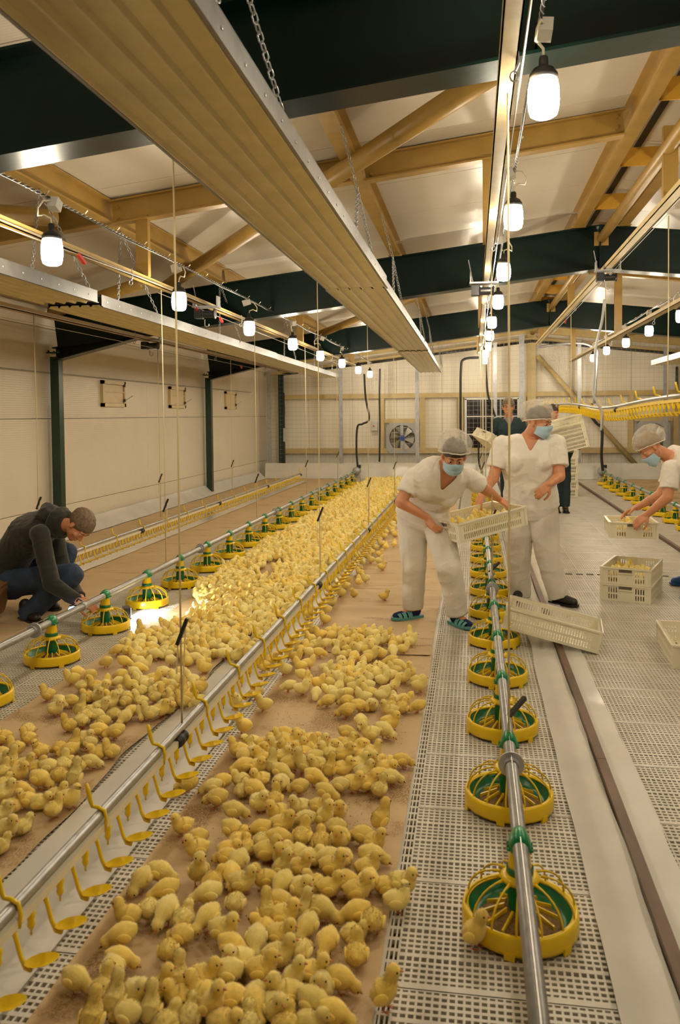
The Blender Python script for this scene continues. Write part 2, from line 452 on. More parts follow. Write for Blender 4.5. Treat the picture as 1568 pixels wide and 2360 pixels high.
    # ridge plates between the two ridge purlins
for y0, y1 in BAYS[1:]:
    t = structure(empty(trim(), (RIDGE, 0, 0)))
    for k in range(4):
        yy = y0 + 0.75 + k * (y1 - y0 - 1.5) / 3
        MB().box((0, yy, z_raf(RIDGE) + 0.08), (0.40, 0.012, 0.15)).build('ridge_plate', MT['yelo'], t)
    MB().tube([(0.02, y0 + 0.02, z_raf(RIDGE) - 0.14), (0.02, y1 - 0.02, z_raf(RIDGE) - 0.14)], 0.05, 14).build('ridge_tube', MT['yel'], t, True)
    for yy in (y0 + 0.03, y1 - 0.03): MB().box((0.02, yy, z_raf(RIDGE) - 0.14), (0.15, 0.012, 0.15)).build('end_plate', MT['yel'], t)
# diagonal bracing tubes in the roof plane
for (p0, p1) in (((0.9, 3.62), (-3.35, 8.7)), ((-3.5, 8.35), (-5.0, 9.2)), ((0.95, 9.5), (-2.8, 15.0)), ((1.9, 9.5), (5.4, 15.0)), ((-4.9, 3.7), (-3.05, 5.7))):
    mb = MB(); z0, z1 = z_raf(p0[0]) - 0.05, z_raf(p1[0]) - 0.05
    mb.tube([(p0[0], p0[1], z0), (p1[0], p1[1], z1)], 0.066, 18)
    structure(mb.build(trim(), MT['yel'], None, True))


# ================================================================== rails, ropes, winches
def rail_thing(x, z, y0, y1, label, w=0.062, h=0.045, hang=True, m='cream'):
    r = empty('suspended_rail', (x, 0, z), label, 'rail', 'cream rails slung under the roof')
    mb = MB()
    mb.box((0, (y0 + y1) / 2, -h / 2 + 0.003), (w, y1 - y0, 0.006)); mb.box((-w / 2 + .003, (y0 + y1) / 2, 0), (0.006, y1 - y0, h)); mb.box((w / 2 - .003, (y0 + y1) / 2, 0), (0.006, y1 - y0, h))
    mb.build('channel', MT[m], r)
    if hang:
        for yy in (6.25, 12.25, 17.6):
            zt = z_raf(x) - z
            MB().box((0, yy, zt / 2 + 0.02), (0.10, 0.055, zt)).build('hanger_post', MT['yel'], r)
    for yy in np.arange(max(y0, 2.95), y1, 3.0):
        hk = MB().tube([(0.0, yy, 0.02), (0.03, yy, 0.03), (0.035, yy, -0.03), (0.02, yy + .01, -0.06)], 0.005, 6).tube([(0.02, yy, -0.075 + 0.018 * math.sin(a)) if 0 else (0.02 + 0.014 * math.cos(a), yy, -0.075 + 0.018 * math.sin(a)) for a in np.linspace(0, 2 * PI, 9)[:-1]], 0.004, 5, closed=True)
        hk.build('hook', MT['galvd'], r)
    mb = MB().tube([(0.05, y0, -0.015), (0.05, y1, -0.015)], 0.004, 5)
    mb.build('winch_cable', MT['wire'], r)
    return r


rail_thing(0.124, 2.755, -2.5, 17.0, 'cream channel rail above the nearer row of feeders, bright in the lamp light')
rail_thing(-2.60, 2.61, -2.5, 18.0, 'ochre channel rail above the feeder row by the crouching man', m='ochre')
rail_thing(1.40, 3.04, -2.5, 18.5, 'cream channel rail under the roof ridge', w=0.075)
rail_thing(-3.87, 2.45, -2.5, 17.5, 'low cream rail beside the wall with vents', hang=False, m='yel')
rail_thing(2.05, 2.62, 4.0, 18.0, 'cream channel rail above the farthest feeder row')


def winch(x, y, z, label, ang=0):
    r = empty('winch', (x, y, z), label, 'winch', 'line winches on the rails', ang)
    MB().box((0, 0, -0.02), (0.26, 0.12, 0.014)).box((-0.12, 0, 0.03), (0.012, 0.10, 0.1)).box((0.12, 0, 0.03), (0.012, 0.10, 0.1)).build('bracket', MT['galvd'], r)
    MB().lathe([(0, -0.07), (0.045, -0.07), (0.05, -0.06), (0.036, -0.05), (0.036, 0.05), (0.05, 0.06), (0.045, 0.07), (0, 0.07)], 14, (0.02, 0, -0.09), Matrix.Rotation(PI / 2, 3, 'Y')).build('drum', MT['blackp'], r)
    MB().box((-0.08, 0, -0.085), (0.07, 0.09, 0.09)).build('gear_box', MT['blackp'], r)
    MB().tube([(-0.02, 0, -0.14), (-0.02, 0, -0.2), (0.0, 0, -0.215), (0.02, 0, -0.2), (0.02, 0, -0.185)], 0.006, 6).build('crank_hook', MT['galv'], r)
    MB().tube([(-0.1, 0.02, 0.0), (-0.14, 0.02, 0.2)], 0.005, 6).build('stop_rod', MT['galvd'], r)
    return r


winch(0.10, 7.6, 2.715, 'dark line winch on the cream rail beside the row of lamps over the feeders')
winch(-2.58, 7.75, 2.60, 'dark line winch on the rail above the feeder row by the wall')
winch(-3.85, 9.45, 2.46, 'black line winch on the low rail beside the vented wall')
winch(1.40, 9.0, 3.02, 'black line winch on the ridge rail with grey hose hanging below')

ROPES = [  # x, y, top z, bottom z, label
    (0.13, 3.15, 2.70, 0.27, 'cream cord down to the nearest hanger of the nearer feeder pipe'),
    (0.13, 6.05, 2.70, 0.27, 'cream cord hanging to the nearer feeder pipe behind the bending woman'),
    (0.13, 9.05, 2.70, 0.27, 'cream cord hanging by the lamps to the nearer feeder pipe'),
    (0.13, 12.05, 2.70, 0.27, 'thin cream cord in front of the dark window, nearest its middle'),
    (0.13, 15.05, 2.70, 0.27, 'thin cream cord in front of the dark window, farthest back'),
    (-2.60, 6.62, 2.58, 0.27, 'cream cord with black toggle hanging to the feeder pipe by the crouching man'),
    (-2.60, 9.6, 2.58, 0.27, 'cream cord hanging to the wall-side feeder pipe, second from the crouching man'),
    (-2.60, 12.6, 2.58, 0.27, 'cream cord hanging to the wall-side feeder pipe, third from the crouching man'),
    (-2.60, 15.6, 2.58, 0.27, 'cream cord hanging to the wall-side feeder pipe, nearest the far motor'),
    (-1.18, 3.15, 3.3, 0.26, 'long cream cord past the big heater down to the drinker pipe'),
    (-1.18, 6.2, 3.3, 0.26, 'long cream cord to the drinker pipe beside the densest chicks'),
    (-1.18, 9.2, 3.3, 0.26, 'thin cream cord to the far part of the middle drinker pipe'),
    (-1.18, 12.3, 3.3, 0.26, 'thin cream cord in front of the left wall fan'),
    (-3.87, 6.8, 2.43, 0.26, 'faint cord hanging before the wall, nearest the crouching man'),
    (-3.87, 9.7, 2.43, 0.26, 'faint cord hanging under the wall-side winch'),
    (-3.87, 12.8, 2.43, 0.26, 'faint cord hanging before the third wall vent'),
    (1.47, 6.6, 3.0, 1.62, 'cream cord from the ridge rail to the raised drinker line, nearest'),
    (1.47, 9.6, 3.0, 1.6, 'cream cord beside the grey hose to the raised drinker line'),
    (1.47, 12.9, 3.0, 1.6, 'cream cord to the far half of the raised drinker line'),
    (2.05, 8.6, 2.6, 0.9, 'thin cream cord hanging behind the raised drinker line'),
]
for x, y, zt, zb, lab in ROPES:
    r = empty('cord', (x, y, zb), lab, 'cord', 'suspension cords')
    MB().tube([(0, 0, 0), (0.004, 0, (zt - zb) / 2), (0, 0, zt - zb)], 0.0042 if y < 12 else 0.005, 6).build('line', MT['rope'], r, True)
    if zb < 0.5 and not (x > 0 and y < 4):
        h = 0.36 if y < 4 else 0.47
        a = Vector((0.0, 0, h)); MB().bar((-0.015, 0, h - 0.04), (0.03, 0, h + 0.07), 0.014, 0.016, (0, 1, 0)).build('toggle', MT['blackp'], r)
        MB().tube([(-0.012, 0, h - 0.03), (-0.02, 0, h - 0.16)], 0.003, 5).tube([(0, 0, 0), (0.022, 0, h + 0.05)], 0.003, 5).build('tail', MT['rope'], r)
# steel cables with red hooks along the left rail
for nm, pts, lab in (('steel_cable', [(-2.45, 0.5, 2.46), (-2.55, 6.5, 2.60)], 'taut steel cable running along the rail above the crouching man'),
                     ('steel_cable', [(-2.66, 6.7, 2.57), (-2.66, 17.5, 2.52)], 'taut steel cable under the rail by the row of lamps'),
                     ('steel_cable', [(-3.8, 2.0, 2.33), (-3.85, 17, 2.36)], 'thin steel cable below the low wall-side rail'),
                     ('steel_cable', [(1.47, 6.4, 3.02), (1.47, 16, 3.0)], 'thin steel cable under the ridge rail')):
    c = empty(nm, pts[0], lab, 'cable', 'steel cables'); b = Vector(pts[1]) - Vector(pts[0])
    MB().tube([(0, 0, 0), b], 0.0035, 6).build('strand', MT['wire'], c)
    for k in ((0.09, 0.16) if pts[0][1] == 6.7 else (0.75,)): MB().bar(b * k, b * k + Vector((0.0, 0.09, -0.04)), 0.022, 0.02).build('spring_hook', MT['red'], c)


# ================================================================== lamps
def build_lamp():
    r = empty('bulb_lamp', (0, 0, 0))
    bulb = [(0.0, -0.062), (0.026, -0.061), (0.038, -0.054), (0.0435, -0.035), (0.0455, -0.01), (0.0445, 0.02), (0.040, 0.043), (0.036, 0.05)]
    MB().lathe(bulb, 20).build('glowing_bulb', MT['bulb'], r, True)
    MB().lathe([(0.037, 0.047), (0.041, 0.05), (0.041, 0.062), (0.036, 0.068), (0.03, 0.078), (0.018, 0.084), (0.014, 0.088), (0.0135, 0.108), (0.011, 0.114), (0.0, 0.114)], 18).build('socket', MT['blackp'], r, True)
    MB().box((0.022, 0.0, 0.20), (0.05, 0.042, 0.046), Matrix.Rotation(0.35, 3, 'Y') @ Matrix.Rotation(0.3, 3, 'Z')).build('junction_box', MT['lgrey'], r)
    pts = [(0, 0, 0.112), (-0.004, 0, 0.135), (-0.03, 0.01, 0.145), (-0.065, 0.01, 0.135), (-0.07, 0.005, 0.165), (-0.045, 0.0, 0.2), (0.0, 0, 0.21)]
    MB().tube(pts, 0.004, 6).build('flex', MT['pvc'], r, True)
    return r


LAMPS = []
lamp0 = build_lamp()


def lamp_row(x, z, ys, where, first=[True]):
    for k, y in enumerate(ys):
        o = lamp0 if first[0] else copy_tree(lamp0)
        first[0] = False
        o.location = (x + 0.012 * math.sin(k * 2.1), y, z + 0.006 * math.sin(k * 3.3)); o.rotation_euler.z = k * 1.3; o.scale = (1.3, 1.3, 1.3)
        seen = sum(1 for q in ys[:k + 1] if q > 2.3)
        lab = 'lit bulb lamp, %s from the camera in the row %s' % (ORD[max(seen - 1, 0)], where) if y > 2.3 else 'lit bulb lamp overhead, before all others in the row %s' % where
        tag(o, lab, 'lamp', 'lamp row ' + where)
    # the twisted supply cable that carries the row
    c = empty('supply_cable', (x, ys[0], z + 0.29), 'black supply cable that carries the lamp row ' + where, 'cable')
    pts = []
    for k, y in enumerate(ys):
        pts.append((0, y - ys[0], 0))
        if k < len(ys) - 1: pts.append((0, (y + ys[k + 1]) / 2 - ys[0], -0.015))
    MB().tube(pts, 0.006, 6).build('cord', MT['black'], c, True)
    tw = MB(); L = ys[-1] - ys[0]
    for s in (0, PI): tw.tube([(0.008 * math.cos(t * 60 + s), t, 0.008 * math.sin(t * 60 + s)) for t in np.arange(0, L, 0.02)], 0.003, 4)
    tw.build('carrier_wire', MT['galv'], c, True)
    ties = MB()
    for t in np.arange(0.2, L, 0.45): ties.tube([(0.0, t, 0.01), (0.02, t, 0.03)], 0.004, 5)
    tt = ties.build('cable_ties', MT['pvc'], c); tt['kind'] = 'stuff'


lamp_row(0.256, 2.71, [1.31 + 1.92 * k for k in range(10)], 'above the nearer feeders')
lamp_row(-2.30, 2.43, [2.20 + 2.03 * k for k in range(9)], 'beside the wall-side rail')
lamp_row(2.52, 2.69, [1.2 + 1.88 * k for k in range(10)], 'beyond the women')


# ================================================================== radiant heaters on chains
def heater(xr0, xr1, y0, y1, z, w, label, cat='heater'):
    """xr: x of the edge nearer the room's middle at both ends"""
    r = empty('radiant_heater', (xr0 - w / 2, y0, z), label, cat, 'corrugated heaters on chains')
    L = y1 - y0; dx = xr1 - xr0
    prof = [(-w / 2, 0.0)]
    n = 5; g = w / n
    for i in range(n):
        a = -w / 2 + i * g
        prof += [(a + g * 0.14, 0.0), (a + g * 0.24, 0.028), (a + g * 0.76, 0.028), (a + g * 0.86, 0.0)] if 0 else [(a + g * 0.05, 0.0), (a + g * 0.17, 0.014), (a + g * 0.83, 0.014), (a + g * 0.95, 0.0)]
    prof.append((w / 2, 0.0))
    k = len(prof); v = []
    for t in (0.003, L - 0.003):
        s = dx * t / L
        v += [(px + s, t, pz) for px, pz in prof]; v += [(px + s, t, pz + 0.004) for px, pz in prof]
    f = []
    for i in range(k - 1):
        f += [(i, i + 1, 2 * k + i + 1, 2 * k + i), (k + i + 1, k + i, 3 * k + i, 3 * k + i + 1), (i + 1, i, k + i, k + i + 1)]
    MB().add(v, f).build('corrugated_plate', MT['plate'], r)
    for s in (-1, 1):
        mb = MB(); a = Vector((s * (w / 2 + 0.003), 0, 0.045)); b = a + Vector((dx, L, 0))
        mb.bar(a, b, 0.004, 0.088); mb.bar(a + Vector((-s * 0.02, 0, 0.044)), b + Vector((-s * 0.02, 0, 0.044)), 0.045, 0.004); mb.bar(a + Vector((s * 0.006, 0, -0.042)), b + Vector((s * 0.006, 0, -0.042)), 0.012, 0.006)
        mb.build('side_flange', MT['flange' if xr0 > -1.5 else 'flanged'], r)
        rv = MB()
        for t in np.arange(0.1, L, 0.22):
            q = a + (b - a) * (t / L); rv.lathe([(0.006, 0), (0.005, 0.003), (0, 0.004)], 6, q + Vector((s * 0.003, 0, 0)), Matrix.Rotation(s * PI / 2, 3, 'Y'))
        o = rv.build('rivets', MT['galv'], r); o['kind'] = 'stuff'
    for t in (0.012, L - 0.012): MB().box((dx * t / L, t, 0.05), (w, 0.02, 0.05)).build('end_bar', MT['black'], r)
    MB().bar((0, 0, 0.075), (dx, L, 0.075), w - 0.02, 0.02).build('back_cover', MT['galvd'], r)
    MB().tube([(0, 0.05, 0.12), (dx, L - .05, 0.12)], 0.035, 12).build('burner_tube', MT['galvd'], r, True)
    return r


MIDH = [(-0.625, -0.632, -1.6, 6.05, 2.44, 'nearest long beige corrugated heater, under the green rafters'), (-0.655, -0.665, 6.12, 12.2, 2.45, 'beige corrugated heater, second of the middle row'), (-0.67, -0.72, 12.26, 18.5, 2.44, 'farthest beige corrugated heater of the middle row')]
for h in MIDH: heater(h[0], h[1], h[2], h[3], h[4], 0.43, h[5])
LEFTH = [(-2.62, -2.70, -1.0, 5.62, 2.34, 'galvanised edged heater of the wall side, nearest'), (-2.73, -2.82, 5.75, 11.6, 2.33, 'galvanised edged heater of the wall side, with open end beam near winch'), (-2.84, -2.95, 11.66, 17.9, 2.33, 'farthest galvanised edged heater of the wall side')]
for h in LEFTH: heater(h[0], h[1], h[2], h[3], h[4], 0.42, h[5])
heater(3.55, 3.55, 9.2, 15.3, 2.34, 0.42, 'heater high beyond the women, its edge lit white')


def chain_mesh(a, b, pitch=0.03):
    a, b = Vector(a), Vector(b); d = b - a; n = max(2, int(d.length / pitch)); d.normalize(); x = d.orthogonal().normalized(); y = d.cross(x)
    mb = MB()
    for i in range(n):
        c = a + (b - a) * ((i + 0.5) / n); s = x if i % 2 else y; hl, hw = 0.0195, 0.0095
        pts = [c + d * hl * 0.55 + s * hw, c + d * hl, c + d * hl * 0.55 - s * hw, c - d * hl * 0.55 - s * hw, c - d * hl, c - d * hl * 0.55 + s * hw]
        mb.tube(pts, 0.0032, 4, closed=True)
    return mb


CH = []
for k, yc in enumerate((2.46, 5.05, 7.3, 10.9, 13.4, 17.2)):
    for q, nm in ((-1, 'near leg'), (1, 'far leg')):
        CH.append(((-0.70, yc, 2.89), (-0.655, yc + q * 0.43, 2.535), 'steel chain to the middle heater row, %s of hanger %s from the camera' % (nm, ORD[k])))
    CH.append(((-0.80, yc, z_raf(-0.8)), (-0.70, yc, 2.90), 'steel chain to the middle heater row, upper part of hanger %s from the camera' % ORD[k]))
for k, yc in enumerate((3.9, 5.2, 6.5, 9.2, 12.5, 15.0, 17.0)):
    for q, nm in ((-1, 'near leg'), (1, 'far leg')):
        CH.append(((-2.9, yc, z_raf(-2.9)), (-2.68 - 0.011 * yc, yc + q * 0.4, 2.43), 'steel chain to the wall-side heater row, %s of hanger %s from the camera' % (nm, ORD[k])))
for a, b, lab in CH:
    c = empty('chain', b, lab, 'chain', 'heater chains'); a_ = Vector(a) - Vector(b)
    o = chain_mesh(a_, (0, 0, 0)).build('chain_links', MT['galv'], c, True); o['kind'] = 'stuff'
    MB().tube([(0, 0, -0.03), (0.0, 0.012, -0.01), (0, 0, 0.012), (0, -0.012, -0.01)], 0.005, 6).build('hook', MT['galv'], c)

# ================================================================== slatted floor, paper, film
def grating(w, l):
    """one white plastic grating panel with open rectangular holes; origin at its low x, low y corner"""
    mb = MB(); t = 0.014; nx = int(round((w - 0.0075) / 0.0205)); px = (w - 0.0075) / nx
    for i in range(nx + 1):
        xx = 0.00375 + i * px; mb.box((xx, l / 2, -t / 2 - 0.0004), (0.0065, l - 0.004, t))
    ng = int(round(l / 0.125)); g = l / ng
    for k in range(ng):
        for j in range(5):
            yy = k * g + 0.012 + (j + 0.0) * (g - 0.012) / 5
            wd = 0.026 if j == 0 and k % 4 == 0 else (0.016 if j == 0 else 0.0105)
            mb.box((w / 2, yy + (0 if j else -0.004), -t / 2), (w - 0.002, wd, t))
        if k % 2: mb.box((w / 2, k * g + g / 2, -0.034), (w - 0.01, g * 0.9, 0.012))
    mb.box((w / 2, l - 0.005, -t / 2), (w - 0.002, 0.008, t))
    return mb.mesh('grating_panel', MT['slat'])


G1, G2 = grating(0.6, 0.5), grating(0.6, 1.0)
for x0 in (-3.14, -2.54, -1.70, -0.215, 0.385, 0.985, 1.585, 2.185, 2.785):
    yy = 0.6 if abs(x0) < 1.3 else 1.6
    if x0 > 0.9: yy = 2.6
    if x0 > 2: yy = 4.6
    if x0 < -2: yy = 3.1
    while yy < 19.0:
        if yy < 6.0: put('grating_panel', G1, floor, (x0, yy, 0)); yy += 0.5
        else: put('grating_panel', G2, floor, (x0, yy, 0)); yy += 1.0
# the slotted edge strip between paper and panels
mb = MB()
for i in range(2): mb.box((-0.238 + i * 0.014, 9.5, -0.008), (0.005, 19, 0.014))
for yy in np.arange(1.0, 9.0, 0.05): mb.box((-0.23, yy, -0.0085), (0.03, 0.014, 0.014))
mb.build('grating_edge_strip', MT['slat'], floor)
for x0, x1 in ((-5.1, -3.14), (-1.1, -0.245), (3.385, 7.8)):
    MB().box(((x0 + x1) / 2, 9, -0.01), (x1 - x0, 20.5, 0.015)).build('plain_floor_strip', MT['slat'], floor)


def sheet(name, x0, x1, y0, y1, z, label, m, cat, nx=8, dy=0.06, amp=0.004, ripple=0.0, edge=0.0, seed=0, curl=0.0):
    ys = np.arange(y0, y1 + dy / 2, dy); v = []; f = []
    top = []
    for yv in ys:
        eo = edge * (noise.noise((seed, yv * 1.3, 0)) + 0.5 * noise.noise((seed, yv * 4, 5)))
        eo2 = edge * noise.noise((seed + 9, yv * 1.6, 3))
        for i in range(nx + 1):
            t = i / nx; xx = x0 + eo2 + (x1 + eo - x0 - eo2) * t
            zz = z + amp * (0.5 + noise.noise((xx * 2.5 + seed, yv * 2.5, seed))) + ripple * max(0, noise.noise((xx * 0.9 + seed, yv * 5.5, 1.7))) * (1 if yv > 4.8 else 0.25)
            if curl and t > 0.9: zz += curl * max(0, noise.noise((seed + 2, yv * 1.1, 7)) + 0.2) * (t - 0.9) * 10
            if yv > y1 - 0.03: zz += 0.012
            v.append((xx, yv, zz))
    n = nx + 1
    for j in range(len(ys) - 1):
        for i in range(nx): a = j * n + i; f.append((a, a + 1, a + n + 1, a + n))
    o = MB().add(v, f).build(name, m, None, True)
    return tag(o, label, cat)


sheet('paper_strip', -1.105, -0.255, 0.4, 5.16, 0.003, 'brown kraft paper under the nearest chicks, ending in a lifted edge', MT['paper'], 'paper', ripple=0.006, edge=0.006, seed=1, dy=0.04, nx=14)
sheet('paper_strip', -1.10, -0.27, 5.05, 19.0, 0.0015, 'rippled brown kraft paper under the bending woman', MT['paper2'], 'paper', ripple=0.034, edge=0.006, seed=2, dy=0.045, nx=10)
sheet('paper_strip', -2.33, -1.52, 1.2, 19.0, 0.003, 'brown kraft paper under the dense flock between feeders and drinkers', MT['paper'], 'paper', ripple=0.004, edge=0.03, seed=3, curl=0.03)
sheet('paper_strip', -4.90, -3.05, 3.0, 18.9, 0.003, 'wide empty brown paper along the vented wall', MT['paper2'], 'paper', ripple=0.014, edge=0.02, seed=4, nx=14, dy=0.08)
sheet('paper_strip', 3.25, 4.6, 8.0, 18.9, 0.003, 'brown paper beyond the farthest feeder row', MT['paper'], 'paper', ripple=0.01, seed=5, dy=0.1)
sheet('plastic_film', -1.50, -1.176, 0.4, 17.5, 0.0065, 'shiny white film strip under the middle drinker line', MT['film'], 'film', amp=0.006, edge=0.012, seed=6, dy=0.05)
sheet('plastic_film', 0.355, 0.512, 0.8, 18.6, 0.006, 'shiny white film strip between feeder pans and brown bar', MT['film'], 'film', amp=0.010, edge=0.012, seed=7, dy=0.05)
sheet('plastic_film', 0.56, 0.665, 0.8, 18.6, 0.006, 'shiny white film strip on the crate side of the brown bar', MT['film'], 'film', amp=0.012, edge=0.014, seed=8, dy=0.05)
sheet('plastic_film', -4.05, -3.75, 6.5, 18.2, 0.012, 'pale film strip under the wall-side drinker line', MT['film'], 'film', amp=0.004, edge=0.01, seed=12, dy=0.1)


def film_skirt(label, a, b, low_off, h, seed):
    """film hung from the wall foot: top edge on a-b at height h, bottom edge moved by low_off"""
    a, b, lo = Vector(a), Vector(b), Vector(low_off); n = int((b - a).length / 0.12); v = []; f = []
    for i in range(n + 1):
        p = a + (b - a) * (i / n)
        for k in range(7):
            t = k / 6; q = p + lo * (1 - t) ** 1.3
            w = 0.012 * noise.noise((seed, i * 0.45, k * 0.6)) + 0.02 * (1 - t) * noise.noise((seed + 3, i * 0.25, 0))
            nrm = lo.normalized() if lo.length > 0.05 else Vector((0, -1, 0))
            q = q + nrm * w; q.z = 0.012 + h * t + 0.008 * noise.noise((seed + 5, i * 0.3, 0)) * t
            v.append(q)
    for i in range(n):
        for k in range(6): c = i * 7 + k; f.append((c, c + 7, c + 8, c + 1))
    return tag(MB().add(v, f).build('plastic_film', MT['film'], None, True), label, 'film')


film_skirt('white film skirt along the foot of the vented wall', (-5.10, 2.5, 0), (-5.10, 19.1, 0), (0.19, 0, 0), 0.17, 1)
film_skirt('white film curtain along the foot of the mesh fence at the back', (-4.95, 19.12, 0), (7.7, 19.12, 0), (0, -0.05, 0), 0.36, 2)

# brown bars on the floor
for xx, y0, lab in ((0.535, 0.6, 'long worn brown bar on white film beside the nearer feeders'), (2.21, 3.0, 'long worn brown bar on the floor beyond the crates')):
    b = empty('floor_bar', (xx, y0, 0.0), lab, 'bar', 'brown floor bars')
    for k in range(6):
        L = (18.4 - y0) / 6; MB().box((0, (k + .5) * L, 0.019), (0.038, L - 0.004, 0.034)).build('bar_length', MT['rust'], b)
# small sliding gap strips (dark slots) in the floor by the women
s = empty('slot_strip', (0.66, 7.86, 0.0), 'row of dark slots across the white floor behind the crates', 'strip')
for k in range(12): MB().box((0.03 + k * 0.095, 0, 0.003), (0.062, 0.03 if k % 2 else 0.05, 0.004)).build('slot', MT['pit'], s)


# ================================================================== feeder pans and pipes
def build_feeder():
    r = empty('feeder_pan', (0, 0, 0))
    # yellow skirt ring with feet
    MB().lathe([(0.150, 0.062), (0.158, 0.068), (0.165, 0.066), (0.1685, 0.058), (0.170, 0.02), (0.168, 0.012), (0.163, 0.012), (0.160, 0.05), (0.150, 0.058), (0.150, 0.062)], 44).build('rim', MT['ypl'], r, True)
    ft = MB()
    for k in range(6):
        a = k * PI / 3 + .3; ft.box((0.1685 * math.cos(a), 0.1685 * math.sin(a), 0.012), (0.006, 0.03, 0.022), Matrix.Rotation(a, 3, 'Z'))
    ft.build('rim_feet', MT['ypl'], r)
    # green dish with raised middle
    MB().lathe([(0.156, 0.06), (0.150, 0.052), (0.140, 0.03), (0.125, 0.018), (0.09, 0.02), (0.05, 0.034), (0.02, 0.04), (0.0, 0.04)], 36).build('dish', MT['gpl'], r, True)
    MB().lathe([(0.118, 0.021), (0.10, 0.034), (0.07, 0.046), (0.045, 0.055), (0.03, 0.058), (0.0, 0.058)], 30).build('feed_ring', MT['feed'], r, True)
    for k in range(12):
        a = k * PI / 6; c, s_ = math.cos(a), math.sin(a); n_ = Vector((-s_, c, 0)) * 0.003
        P = [Vector((c * q, s_ * q, z)) for q, z in ((0.045, 0.045), (0.108, 0.026), (0.108, 0.040), (0.045, 0.066))]
        me_ = MB().add([p - n_ for p in P] + [p + n_ for p in P], [(3, 2, 1, 0), (4, 5, 6, 7), (0, 1, 5, 4), (1, 2, 6, 5), (2, 3, 7, 6)])
        me_.build('feed_fin', MT['ypl'], r)
    MB().lathe([(0.034, 0.04), (0.036, 0.1), (0.034, 0.15), (0.036, 0.158)], 18).build('inner_tube', MT['gpl'], r, True)
    # domed grill
    rib = MB(); pts = []
    for t in np.linspace(0, 1, 8):
        a = t * PI / 2 * 0.93; pts.append((0.046 + 0.113 * math.cos(a) ** 0.92, 0, 0.064 + 0.086 * math.sin(a)))
    rib.tube(pts, [0.0032] * 7 + [0.005], 6); rm = rib.mesh('rib', MT['ypl'], True)
    for k in range(14):
        o = put('rib', rm, r); o.rotation_euler.z = 2 * PI * k / 14 + 0.11
    MB().lathe([(0.036, 0.142), (0.056, 0.142), (0.058, 0.150), (0.050, 0.158), (0.040, 0.162), (0.036, 0.162)], 26).build('grill_hub', MT['ypl'], r, True)
    MB().lathe([(0.037, 0.158), (0.0395, 0.160), (0.0395, 0.180), (0.037, 0.182)], 24).build('collar', MT['gpl'], r, True)
    MB().lathe([(0.035, 0.180), (0.034, 0.190), (0.028, 0.235), (0.028, 0.245), (0.0, 0.245)], 20).build('neck', MT['ypl'], r, True)
    # green saddle cap clipped over the pipe
    v = []; n = 11; f = []
    secs = ((-0.036, 0.82), (-0.026, 1.0), (0.0, 1.06), (0.026, 1.0), (0.036, 0.82))
    for yy, sc in secs:
        for k in range(n):
            a = -0.55 + (PI + 1.1) * k / (n - 1); rr = 0.031 * sc * (1 + 0.35 * max(0, math.sin(a)) ** 6)
            v.append((rr * math.cos(a), yy, 0.247 + rr * math.sin(a)))
    for i in range(len(secs) - 1):
        for k in range(n - 1): q = i * n + k; f.append((q, q + n, q + n + 1, q + 1))
    f += [tuple(range(n)), tuple((len(secs) - 1) * n + k for k in range(n))[::-1]]
    mb = MB().add(v, f)
    for s in (-1, 1):
        for q in (-0.02, 0.0, 0.02): mb.tube([(s * 0.027, q, 0.236), (s * 0.038, q, 0.238)], 0.005, 6)
    mb.build('saddle_cap', MT['gcap'], r, True)
    return r


feeder0 = build_feeder(); FEED_USED = [0]


def feeder_line(x, ys, pipe0, pipe1, where, whose):
    for k, y in enumerate(ys):
        o = feeder0 if FEED_USED[0] == 0 else copy_tree(feeder0); FEED_USED[0] = 1
        o.location = (x, y, 0.0); o.rotation_euler.z = 0.0
        tag(o, 'yellow grilled feeder pan, %s from the camera %s' % (ORD[k], where), 'feeder', 'feeder pans ' + where)
    p = empty('feeder_pipe', (x, pipe0, 0.247), 'grey steel feed pipe carrying the pans ' + whose, 'pipe', 'feed pipes')
    MB().tube([(0, 0, 0), (0, pipe1 - pipe0, 0)], 0.0225, 18).build('tube', MT['galv'], p, True)
    MB().tube([(0.0, 0, 0.036), (0, pipe1 - pipe0, 0.036)], 0.0018, 4).build('guard_wire', MT['wire'], p)
    yj = ys[0] + 0.55
    while yj > pipe0 + 3: yj -= 3
    while yj < pipe1:
        if yj > pipe0 + .1:
            MB().lathe([(0.024, -0.03), (0.029, -0.03), (0.029, -0.006), (0.046, -0.005), (0.046, 0.005), (0.029, 0.006), (0.029, 0.03), (0.024, 0.03)], 18, (0, yj - pipe0, 0), Matrix.Rotation(PI / 2, 3, 'X')).build('pipe_coupling', MT['galvd'], p)
        yj += 3.0
    return p


feeder_line(0.131, [2.41 + 0.75 * k for k in range(20)], 0.5, 17.4, 'in the row past the women', 'past the women')
feeder_line(-2.584, [3.914 + 0.75 * k for k in range(19)], 1.0, 18.0, 'in the row by the crouching man', 'by the crouching man')
feeder_line(2.72, [6.45 + 0.75 * k for k in range(16)], 5.0, 18.1, 'in the row beyond the women', 'beyond the women')


def motor(x, y, lab):
    r = empty('feed_motor', (x, y, 0), lab, 'motor', 'auger motors at the pipe ends')
    Rm = Matrix.Rotation(PI / 2, 3, 'X')
    MB().lathe([(0, 0.16), (0.06, 0.16), (0.085, 0.13), (0.09, 0.0), (0.09, -0.05), (0.05, -0.08), (0, -0.08)], 20, (0, 0, 0.26), Rm).build('housing', MT['galvd'], r, True)
    MB().box((0.0, 0.05, 0.12), (0.15, 0.2, 0.22), taper=0.7).build('hopper', MT['galvd'], r)
    MB().box((0.05, -0.04, 0.36), (0.09, 0.09, 0.07)).build('terminal_box', MT['blackp'], r)
    return r


